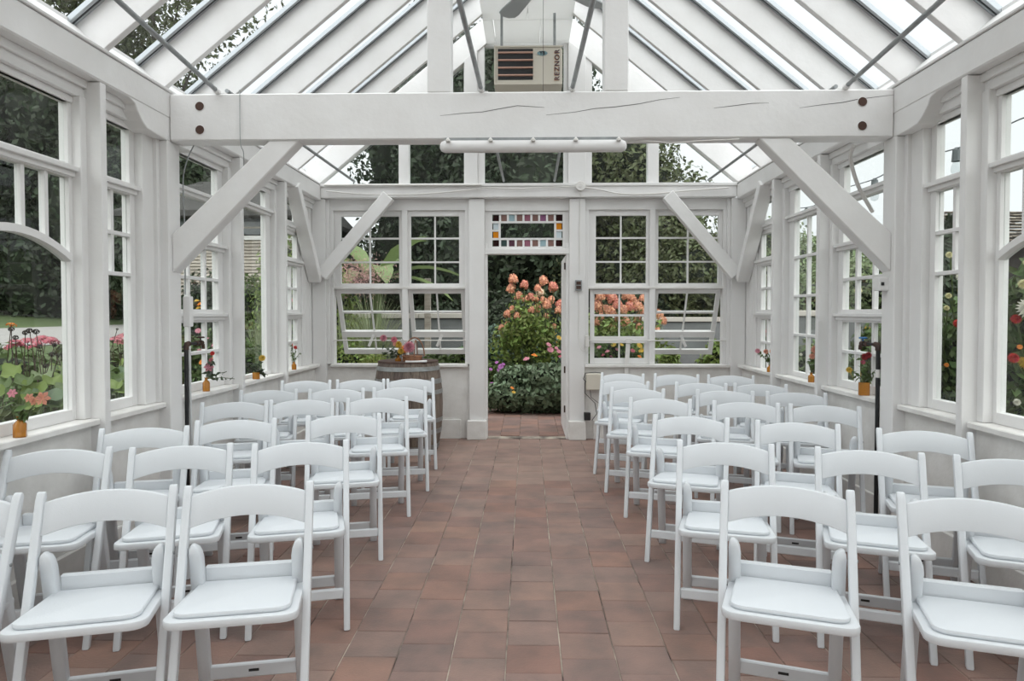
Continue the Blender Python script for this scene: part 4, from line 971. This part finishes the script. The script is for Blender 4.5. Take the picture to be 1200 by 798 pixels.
# low walls
CONC = mat('grey_render', (.17,.18,.18), .85, noise=.4, nscale=3, col2=(.12,.125,.125)); CAP = mat('pale_cap', (.46,.43,.39), .8)
def low_wall(label, p0, p1, h, m=CONC):
    t = empty('garden_wall', (*p0,0)); d = (p1[0]-p0[0], p1[1]-p0[1]); tag(t, label, 'wall')
    L = math.hypot(*d); t.rotation_euler.z = math.atan2(d[1], d[0])
    MB().box(0,L,-.1,.1,-.05,h).build('wall_body', m, t, bevel=.01); 
    k = int(L/1.2)+1
    for i in range(k): MB().box(i*L/k+.004,(i+1)*L/k-.004,-.14,.14,h,h+.09).build('coping', CAP, t, bevel=.008)
low_wall('low grey rendered wall behind the left end-wall window', (-4.2,12.6), (-.9,12.6), 1.22)
low_wall('low grey rendered wall behind the right end-wall window', (1.6,13.1), (4.6,13.1), 1.15)
low_wall('long low grey wall with pale coping outside the right side windows', (3.5,10.6), (6.9,10.6), 1.27)
# picket posts in front of left low wall
o = MB().box(-.05,.05,-.05,.05,0,1.9).build('timber_post', SIDE, None, bevel=.006); o.location = at(501,11.5,z=0); tag(o, 'weathered brown post seen through the open left sashes', 'post')

# ---------------------------------------------------------------- shrubs and flowers
def shrub(name, label, px, D, r, ry, h, leafm, size=.07, n=2500, lumps=9, group='shrubs and flowers in the garden', z0=0, zc=None, asp=.5, cat='shrub', depth=.35, lump_r=.5):
    x, y, _ = at(px, D); t = empty(name, (x,y,z0)); tag(t, label, cat, group)
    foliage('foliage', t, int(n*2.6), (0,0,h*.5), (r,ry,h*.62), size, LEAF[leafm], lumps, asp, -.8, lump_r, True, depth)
    stems(t, [((random.uniform(-.1,.1)*r*4,0,0),(random.uniform(-1,1)*r*.6,random.uniform(-1,1)*ry*.6,h*.7)) for _ in range(7)], .008, STEMD)
    return t
def dot(t, pts, meshes=BL):
    """flowers at picture points given as (px, py, D, kind, r)"""
    L = t.location
    for px, py, D, kind, r_ in pts:
        p = Vector(at(px, D, py)); flower(t, p-Vector(L), kind, r_, meshes=meshes)
# hydrangeas: cone heads
PH = petal('petal_hydrangea', (.76,.40,.26), rnd=.35); PH2 = petal('petal_hydrangea_pink', (.72,.31,.23), rnd=.35); PH3 = petal('petal_hydrangea_cream', (.72,.62,.46))
def panicle(m, seed):
    r2 = np.random.default_rng(seed); n = 260; z = r2.uniform(0,1,n); a = r2.uniform(0,6.28,n); prof_ = np.sqrt(np.clip(1-(z*1.0-.25)**2/.60,0.02,1))
    P = np.stack([prof_*np.cos(a)*.085, prof_*np.sin(a)*.085, z*.20-.03],1)*(1+r2.uniform(-.14,.12,(n,1))); V, F = leaf_quads(P, np.stack([np.cos(a),np.sin(a),z*1.2-.3],1)+r2.normal(size=(n,3))*.35, .034, .9, .1)
    return npmesh('flower_head', V, F, m)
PM = [panicle(PH,1), panicle(PH,2), panicle(PH2,3), panicle(PH,4)]; PMC = panicle(PH3,5)
HCORE = MB().lathe([(0,-.02),(.065,.0),(.07,.06),(.045,.12),(0,.15)], 10).mesh('head_core', PH)
def hydrangea(label, px, D, heads, r, h):
    x, y, _ = at(px, D); t = empty('hydrangea', (x,y,0)); tag(t, label, 'shrub', 'hydrangeas behind the end wall')
    foliage('foliage', t, 2400, (0,0,h*.55), (r,r*.8,h*.46), .085, LEAF['fresh'], 12, .5, -.8, .5, False, .9)
    S = []
    for hx, hy, s_, c in heads:
        dd = D+random.uniform(-.35,.35); p = Vector(at(hx, dd, hy)) - t.location
        o = bpy.data.objects.new('flower_head', PMC if c else random.choice(PM)); COL.objects.link(o); o.parent = t; o.location = p; k = s_*.74; o.scale = (k,k,k*.85)
        o.rotation_euler = (random.uniform(-.3,.5), random.uniform(-.4,.4), random.uniform(0,6)); link('head_core', HCORE, None, o)
        S.append(((random.uniform(-.06,.06),random.uniform(-.06,.06),0), tuple(p)))
    stems(t, S, .007, STEM)
hydrangea('tall hydrangea with peach flower cones, framed by the doorway', 628, 10.2,
    [(602,330,1,0),(614,336,.9,0),(598,341,1,0),(638,332,1,0),(649,339,1.05,0),(634,345,1,1),(630,340,.8,0),(608,350,.95,0),(616,353,.8,0),(621,350,.8,0),(627,352,.8,0),(638,354,.8,0),(641,360,.9,0),
     (655,359,1,0),(654,366,.8,0),(600,364,.7,0),(594,370,.8,0),(606,372,.7,0),(628,364,1,0),(622,365,.7,0),(619,379,.7,0),(595,383,.75,0),(588,386,.7,0),(612,386,.6,0),(640,372,.6,0),(648,384,.6,0),(641,384,.6,0),(645,353,.8,0)], .62, 1.55)
hydrangea('wide hydrangea with peach flower cones, seen in the closed right sash', 727, 9.6,
    [(703,350,1,0),(712,346,1,0),(718,353,1.1,0),(700,362,1.1,0),(708,366,1,0),(704,374,.9,0),(716,368,1,0),(722,360,1,0),(734,349,1,0),(741,354,1.1,0),(738,362,1,0),(730,366,.9,0),(748,362,1,0),(752,368,1.05,0),(746,378,.9,0),(733,380,1,0),(752,352,.8,0),(748,386,.8,0),(724,376,.7,0),(772,371,.9,0),(776,378,.8,0),(769,389,.8,0),(700,380,.8,0),(716,386,.7,0),(764,366,.8,0)], .95, 1.45)
s1 = shrub('peony_bush','low spreading dark green peony foliage right outside the doorway', 632, 9.15, .72, .42, .62, 'grey', .085, 3600, 14)
dot(s1, [(626,417,9.1,'orange',.05),(617,421,9.1,'pink',.05),(600,455,8.7,'orange',.03),(602,460,8.7,'yellow',.03)])
s2 = shrub('peony_bush','yellowing peony foliage at the right edge of the doorway', 668, 9.3, .5, .4, .72, 'mid', .08, 2200, 9)
dot(s2, [(643,404,9,'pink',.04),(645,410,9,'pink',.05),(655,412,9,'pink',.04),(657,418,9,'rose',.04),(652,408,9,'pink',.03)])
s3 = shrub('aster_bush','leafy clump with purple flowers at the left edge of the doorway', 578, 10.1, .55, .45, .66, 'mid', .07, 2600, 9)
dot(s3, [(587,430,9.7,'purple',.05),(585,434,9.7,'purple',.04),(582,425,9.7,'purple',.03),(575,433,9.7,'purple',.03),(576,450,9.6,'purple',.03),(590,427,9.7,'purple',.03)])
s4 = shrub('blue_green_shrub','blue green shrub behind the purple flowers', 585, 11.6, .75, .6, 1.0, 'blue', .06, 3000, 10)
s5 = shrub('lily_clump','dark green clump with yellow flowers behind the doorway peonies', 655, 11, .7, .5, .98, 'blue', .07, 2400, 9)
dot(s5, [(636,391,10.6,'yellow',.05),(641,393,10.6,'yellow',.05),(650,392,10.6,'yellow',.05),(655,396,10.6,'yellow',.05),(654,401,10.6,'yellow',.04),(646,398,10.6,'yellow',.04),(630,400,10.6,'yellow',.03)])
s6 = shrub('dark_hedge','dark clipped hedge under the evergreen behind the doorway', 600, 13.6, 1.6, .6, 1.5, 'dark', .1, 4000, 16)
s6b = shrub('dark_hedge','dark clipped hedge behind the right end-wall window', 770, 13.8, 2.2, .5, 1.6, 'dark', .1, 4500, 18)
s6c = shrub('dark_hedge','dark clipped hedge behind the left end-wall window', 480, 13.6, 1.9, .5, 1.45, 'dark', .1, 4000, 16)
s7 = shrub('flower_clump','clump of pink and yellow flowers low in the closed right sash', 728, 8.7, .45, .3, .92, 'mid', .06, 1800, 8)
dot(s7, [(702,407,8.5,'pink',.035),(712,412,8.5,'pink',.04),(719,404,8.5,'yellow',.04),(723,409,8.5,'pink',.03),(735,414,8.5,'pink',.03),(741,411,8.5,'rose',.035),(749,405,8.5,'yellow',.045),(752,411,8.5,'yellow',.05),(749,418,8.5,'orange',.035),(716,418,8.5,'pink',.03),(728,404,8.5,'yellow',.03),(707,416,8.5,'rose',.03),(754,400,8.5,'yellow',.04)])
s8 = shrub('leafy_plant','yellow green leafy plant below the open right sash, nearer the mullion', 782, 8.3, .24, .2, .88, 'fresh', .08, 700, 6)
s9 = shrub('leafy_plant','yellow green leafy plant below the open right sash, nearer the corner', 834, 8.4, .26, .2, .92, 'fresh', .08, 800, 6)
s10 = shrub('leafy_plant','green leafy plant below the open left sash beside the barrel', 524, 8.3, .38, .25, .86, 'mid', .08, 1400, 7)
s11 = shrub('leafy_plant','ochre green plant low in the left corner of the end window', 415, 8.5, .45, .3, .98, 'fresh', .06, 1800, 8)
# tall grasses
def grass_clump(name, label, px, D, n, h, spread, m, z0=0, w=.008, plume=None, droop=.35):
    x, y, _ = at(px, D); t = empty(name, (x,y,z0)); tag(t, label, 'grass', 'shrubs and flowers in the garden')
    V = []; F = []
    for _ in range(n):
        a = random.uniform(0,6.28); hh = h*random.uniform(.6,1.1); sp = spread*random.uniform(.2,1); c, s = math.cos(a), math.sin(a); wv = w*random.uniform(.6,1.3)
        for k in range(7):
            u = k/6; r_ = sp*u**1.6; z = hh*(u-.0) - droop*hh*u**4*(sp/spread)
            ww = wv*(1-u*.9); V += [(c*r_-s*ww, s*r_+c*ww, z),(c*r_+s*ww, s*r_-c*ww, z)]
        b0 = len(V)-14; F += [(b0+2*k,b0+2*k+1,b0+2*k+3,b0+2*k+2) for k in range(6)]
    o = link('blades', npmesh('blades', np.array(V), np.array(F), m), None, t); o['kind'] = 'stuff'
    if plume:
        pc_, pm, pz, pr = plume
        P = rng.normal(size=(pc_,3))*np.array(pr)+np.array([0,0,pz]); V, F = leaf_quads(P, rng.normal(size=(pc_,3)), .05, .2)
        o = link('plumes', npmesh('plumes', V, F, pm), None, t); o['kind'] = 'stuff'
    return t
GR = leaf_mat('grass_blade', (.26,.30,.17), .3); GRY = leaf_mat('grass_blade_yellow', (.22,.24,.07), .3)
grass_clump('maiden_grass','tall arching maiden grass behind the open left sashes', 438, 9.3, 420, 1.75, .85, GR)
grass_clump('maiden_grass','arching pale grass clump in the left corner outside the end wall', 396, 9.0, 260, 1.5, .6, GR)
grass_clump('yellow_grass','yellow green upright grass below the open left sash', 440, 8.2, 380, .95, .5, GRY)
grass_clump('smoke_grass','dusky pink plume grass in the lower left pane of the end window', 418, 9.9, 120, 1.6, .45, GRY, plume=(1500, PET['dusk'], 1.86, (.22,.2,.13)))
grass_clump('maiden_grass','pale silvery grass outside the left single-pane window', 305, 8.0, 300, 1.55, .5, GR)
# banana plant
ban = empty('banana_plant', at(440,11,z=0)); tag(ban, 'banana plant with big arching leaves behind the left end window', 'plant', 'shrubs and flowers in the garden')
MB().tube([(0,0,0),(0,0,1.9)],[.12,.07],10).build('stem', STEM, ban)
BAN = mat('banana_leaf', (.22,.29,.12), .5, noise=.6, nscale=6, col2=(.14,.20,.07), transl=.3)
def big_leaf(name, parent, base, direc, L, w, lift, droop, m, fold=.25):
    V = []; F = []; d = Vector((math.cos(direc), math.sin(direc), 0)); sd = Vector((-math.sin(direc), math.cos(direc), 0)); n = 9
    for k in range(n+1):
        u = k/n; c = Vector(base)+d*L*u+Vector((0,0,lift*u-droop*u*u)); ww = w*math.sin(math.pi*min(1,u*.96+.04))**.6*(1 if u < 1 else 0)+.004
        ww *= (1+.10*math.sin(17*u)); V += [c+sd*ww+Vector((0,0,fold*ww)), c, c-sd*ww+Vector((0,0,fold*ww))]
    for k in range(n): F += [(3*k,3*k+1,3*k+4,3*k+3),(3*k+1,3*k+2,3*k+5,3*k+4)]
    return link(name, npmesh(name, np.array([tuple(v_) for v_ in V]), np.array(F), m), None, parent)
for dr, L, w, lift, dp in [(.15,1.9,.20,1.1,1.0),(3.0,1.6,.22,1.5,1.0),(2.5,1.4,.24,1.7,.8),(-.3,1.7,.20,.6,.9),(3.4,1.5,.2,.7,.9),(1.2,1.4,.2,1.4,.9),(-1.2,1.3,.22,1.2,1.2),(.7,1.2,.2,1.7,.7),(-2.0,1.2,.22,.9,1.1),(5.9,1.2,.24,1.6,.8)]:
    big_leaf('leaf', ban, (0,0,1.8), dr, L*.8, w*.8, lift*.85, dp*.9, BAN)

# left bed: sedum, seed heads, squash leaves, dark stems
def umbel_plant(label, px, D, heads, kind, h, leafm='mid', n=900, r=.35, cat='plant', name='sedum'):
    n *= 3
    x, y, _ = at(px, D); t = empty(name, (x,y,0)); tag(t, label, cat, 'shrubs and flowers in the garden')
    foliage('foliage', t, n, (0,0,h*.45), (r,r,h*.52), .06, LEAF[leafm], 12, .5, -.9, .5, False, .7); S = []
    for hx, hy, s_ in heads:
        p = Vector(at(hx, D+random.uniform(-.25,.25), hy))-t.location
        o = bpy.data.objects.new('flower_head', UMB[kind]); COL.objects.link(o); o.parent = t; o.location = p; o.scale = (s_*.6,s_*.6,s_); o.rotation_euler = (random.uniform(-.35,.35),random.uniform(-.35,.35),0); S.append(((random.uniform(-.3,.3),random.uniform(-.2,.2),0), tuple(p)))
    stems(t, S, .0026, STEMD); return t
def umb(m, seed):
    r2 = np.random.default_rng(seed); n = 140; a = r2.uniform(0,6.28,n); rr = np.sqrt(r2.uniform(0,1,n))*.075
    P = np.stack([rr*np.cos(a), rr*np.sin(a), .018*(1-(rr/.075)**2)+r2.uniform(-.006,.006,n)],1); V, F = leaf_quads(P, np.stack([rr*np.cos(a)*6,rr*np.sin(a)*6,1+0*a],1), .022, .9, .1); return npmesh('flower_head', V, F, m)
def seedball(seed):
    r2 = np.random.default_rng(seed); u = r2.normal(size=(90,3)); u /= np.linalg.norm(u,axis=1,keepdims=True); P = u*np.array([.042,.042,.02])
    V, F = leaf_quads(P, u, .018, .8, .1); return npmesh('flower_head', V, F, PET['black'])
UMB = dict(rose=umb(PET['rose'],1), pinkish=umb(petal('petal_sedum',(.50,.17,.20)),2), dark=seedball(3), orange=umb(PET['orange'],4))
umbel_plant('clump of rosy sedum heads outside the nearest left window', 45, 4.9, [(8,402,1.1),(22,400,1),(38,398,1.2),(44,402,1.1),(34,404,1),(50,399,1.1),(56,402,.9),(2,407,1),(14,406,1),(28,408,1)], 'rose', 1.0, 'mid', 1400, .5)
umbel_plant('black seed heads rising among the sedum, nearest left window', 28, 4.3, [(3,386,.7),(20,390,.7),(25,388,.8),(33,389,.8),(37,407,.7),(52,416,.7),(60,417,.6),(55,405,.6),(44,430,.7),(66,419,.6),(8,396,.7)], 'dark', .95, 'olive', 700, .4, name='seed_heads')
umbel_plant('orange topped stem at the left edge of the nearest window', 2, 4.1, [(3,381,.6)], 'orange', .9, 'olive', 200, .2, name='orange_flower')
umbel_plant('clump of rosy sedum heads outside the narrow left window', 142, 6.2, [(130,398,1.2),(136,395,1.2),(143,392,1.2),(149,394,1.2),(152,398,1),(133,402,1),(146,401,1),(125,399,1)], 'pinkish', 1.0, 'mid', 1500, .5)
umbel_plant('seed heads and stems outside the narrow left window', 138, 5.2, [(131,386,.4),(140,420,.5),(150,425,.5),(135,415,.5)], 'dark', .9, 'olive', 900, .35, name='seed_heads')
def squash(label, px, D, lv, zb=.3):
    x, y, _ = at(px, D); t = empty('squash_plant', (x,y,0)); tag(t, label, 'plant', 'shrubs and flowers in the garden')
    SQ = LEAF['fresh']; S = []
    for hx, hy, dd, w in lv:
        w *= .62
        p = Vector(at(hx, dd, hy))-t.location; n = 12; ti = Vector((random.uniform(-.3,.5),random.uniform(-.9,-.2),1)).to_track_quat('Z','Y')
        V = [p]+[p+ti@Vector((w*(1+.14*math.cos(5*a))*math.cos(a), w*(1+.14*math.cos(5*a))*math.sin(a), .02*math.sin(3*a)+.03)) for a in [2*math.pi*k/20 for k in range(20)]]
        link('leaf', npmesh('leaf', np.array([tuple(v_) for v_ in V]), np.array([(0,1+k,1+(k+1)%20) for k in range(20)]), random.choice([LEAF['grey'],LEAF['fresh'],LEAF['mid'],LEAF['pale']])), None, t)
        S.append(((random.uniform(-.1,.1),0,0), tuple(p)))
    stems(t, S, .007, STEM); return t
squash('broad leaved squash plants low outside the nearest left window', 40, 4.0,
    [(5,440,3.7,.10),(18,452,3.6,.09),(30,460,3.6,.10),(45,470,3.6,.11),(60,478,3.6,.11),(70,462,3.8,.10),(76,470,3.9,.09),(52,452,4.0,.09),(66,448,4.2,.10),(38,446,4.1,.09),(10,470,3.5,.1),(26,478,3.5,.1),(74,440,4.6,.1),(60,436,4.8,.09),(45,438,4.6,.08),(78,425,5.2,.09),(-10,455,3.6,.1),(-25,465,3.5,.1),(84,455,4.2,.1)])
squash('broad leaved squash plants low outside the narrow left window', 140, 4.9,
    [(133,448,4.8,.11),(145,440,5.0,.12),(150,452,4.9,.11),(138,460,4.7,.10),(128,456,4.7,.10),(142,430,5.4,.10),(153,436,5.3,.1),(130,436,5.3,.1),(148,464,4.8,.1)])
shrub('border_plant','mixed green border plant behind the nearest squash leaves', 55, 5.4, .9, .5, .95, 'mid', .07, 2600, 12)
shrub('border_plant','mixed green border plant outside the narrow left window', 135, 6.8, .8, .5, 1.0, 'olive', .07, 2400, 12)
a1 = shrub('border_plant','leafy plant with orange and pink flowers outside the left six-pane sashes', 240, 6.6, .55, .4, 1.15, 'mid', .06, 2600, 10)
dot(a1, [(227,353,6.3,'yellow',.03),(231,357,6.3,'orange',.035),(234,360,6.3,'orange',.03),(229,361,6.3,'yellow',.03),(228,388,6.1,'pink',.03),(233,402,6.0,'rose',.035),(247,405,6.0,'pink',.03),(251,392,6.1,'rose',.03),(230,412,6.0,'pink',.03),(248,420,6.0,'orange',.03),(232,425,6.0,'orange',.03),(238,398,6.1,'pink',.03),(252,380,6.1,'pink',.025)])
shrub('viburnum','dark green shrub against the sided house, left sashes', 245, 12.5, 1.0, .6, 1.95, 'dark', .09, 3600, 12)
shrub('viburnum','mid green shrub against the sided house, single-pane window', 296, 12, .8, .6, 2.05, 'mid', .08, 3200, 12)
shrub('border_plant','low green border plant outside the left single-pane window', 292, 7.6, .42, .3, .85, 'mid', .06, 1500, 8)
a2 = shrub('border_plant','narrow green plant with red blooms outside the far left corner bay', 340, 8.6, .5, .5, 1.5, 'fresh', .07, 2200, 9)
dot(a2, [(341,405,8.2,'red',.03),(344,415,8.2,'red',.03),(342,352,8.2,'rose',.03)])
shrub('garden_shrub','tall pale green shrub outside the far left corner bay', 352, 10.5, .9, .6, 2.6, 'fresh', .09, 3200, 12)
# right bed: dahlias
def dahlia_bush(label, px, D, r, h, n, blooms, lm='mid', name='dahlia_bush', size=.085):
    t = shrub(name, label, px, D, r, r*.8, h, lm, size, n, 12, depth=.7)
    L = t.location; S = []
    for bx, by, dd, kind, rr in blooms:
        p = Vector(at(bx, dd, by))-L; flower(t, p, kind, rr, (-.4,-1,.35), meshes=DAHLIA if kind in DAHLIA else BL); S.append(((random.uniform(-.1,.1),0,h*.5), tuple(p+Vector((.02,.02,-.01)))))
    stems(t, S, .0045, STEM); return t
dahlia_bush('dahlias with a big white bloom and red flowers, nearest right window', 1208, 3.85, .42, 1.42, 2400,
    [(1196,362,3.55,'white',.062),(1189,334,3.6,'cream',.030),(1191,309,3.6,'cream',.016),(1181,374,3.6,'red',.028),(1199,377,3.6,'red',.026),(1179,419,3.6,'red',.030),(1193,424,3.65,'yellow',.04),(1200,428,3.65,'yellow',.03),(1186,406,3.6,'orange',.015),(1184,470,3.6,'white',.02),(1212,350,3.5,'red',.03),(1225,390,3.5,'white',.04)])
dahlia_bush('dahlias with white and red flowers outside the narrow right window', 1118, 5.0, .45, 1.6, 3200,
    [(1119,325,4.6,'white',.040),(1104,300,4.7,'cream',.025),(1104,347,4.6,'cream',.022),(1102,361,4.6,'cream',.02),(1115,379,4.6,'red',.032),(1121,380,4.6,'red',.022),(1122,360,4.6,'pink',.022),(1118,341,4.6,'yellow',.022),(1103,427,4.5,'orange',.016),(1127,318,4.7,'white',.03)])
dahlia_bush('green dahlia foliage filling the bed behind the right beam post', 1070, 6.4, .6, 1.2, 2600, [(1060,352,5.8,'red',.03),(1085,366,5.7,'white',.035)])
dahlia_bush('leafy plants with yellow flowers outside the right six-pane sashes', 1010, 7.2, .4, .85, 2000,
    [(1001,341,6.8,'cream',.04),(1027,377,6.7,'white',.05),(1000,438,6.4,'yellow',.05),(996,436,6.4,'yellow',.03),(1024,412,6.5,'white',.03),(1012,385,6.6,'yellow',.03)], 'pale')
dahlia_bush('slender green plants outside the right middle bay', 940, 8.0, .35, .95, 1300, [(936,415,7.8,'white',.02)], 'pale')
dahlia_bush('green plant with a red flower spike outside the far right corner bay', 903, 8.3, .3, 1.2, 900, [(899,388,8.0,'red',.045),(899,383,8.0,'red',.035),(898,393,8.0,'pink',.03)], 'mid')
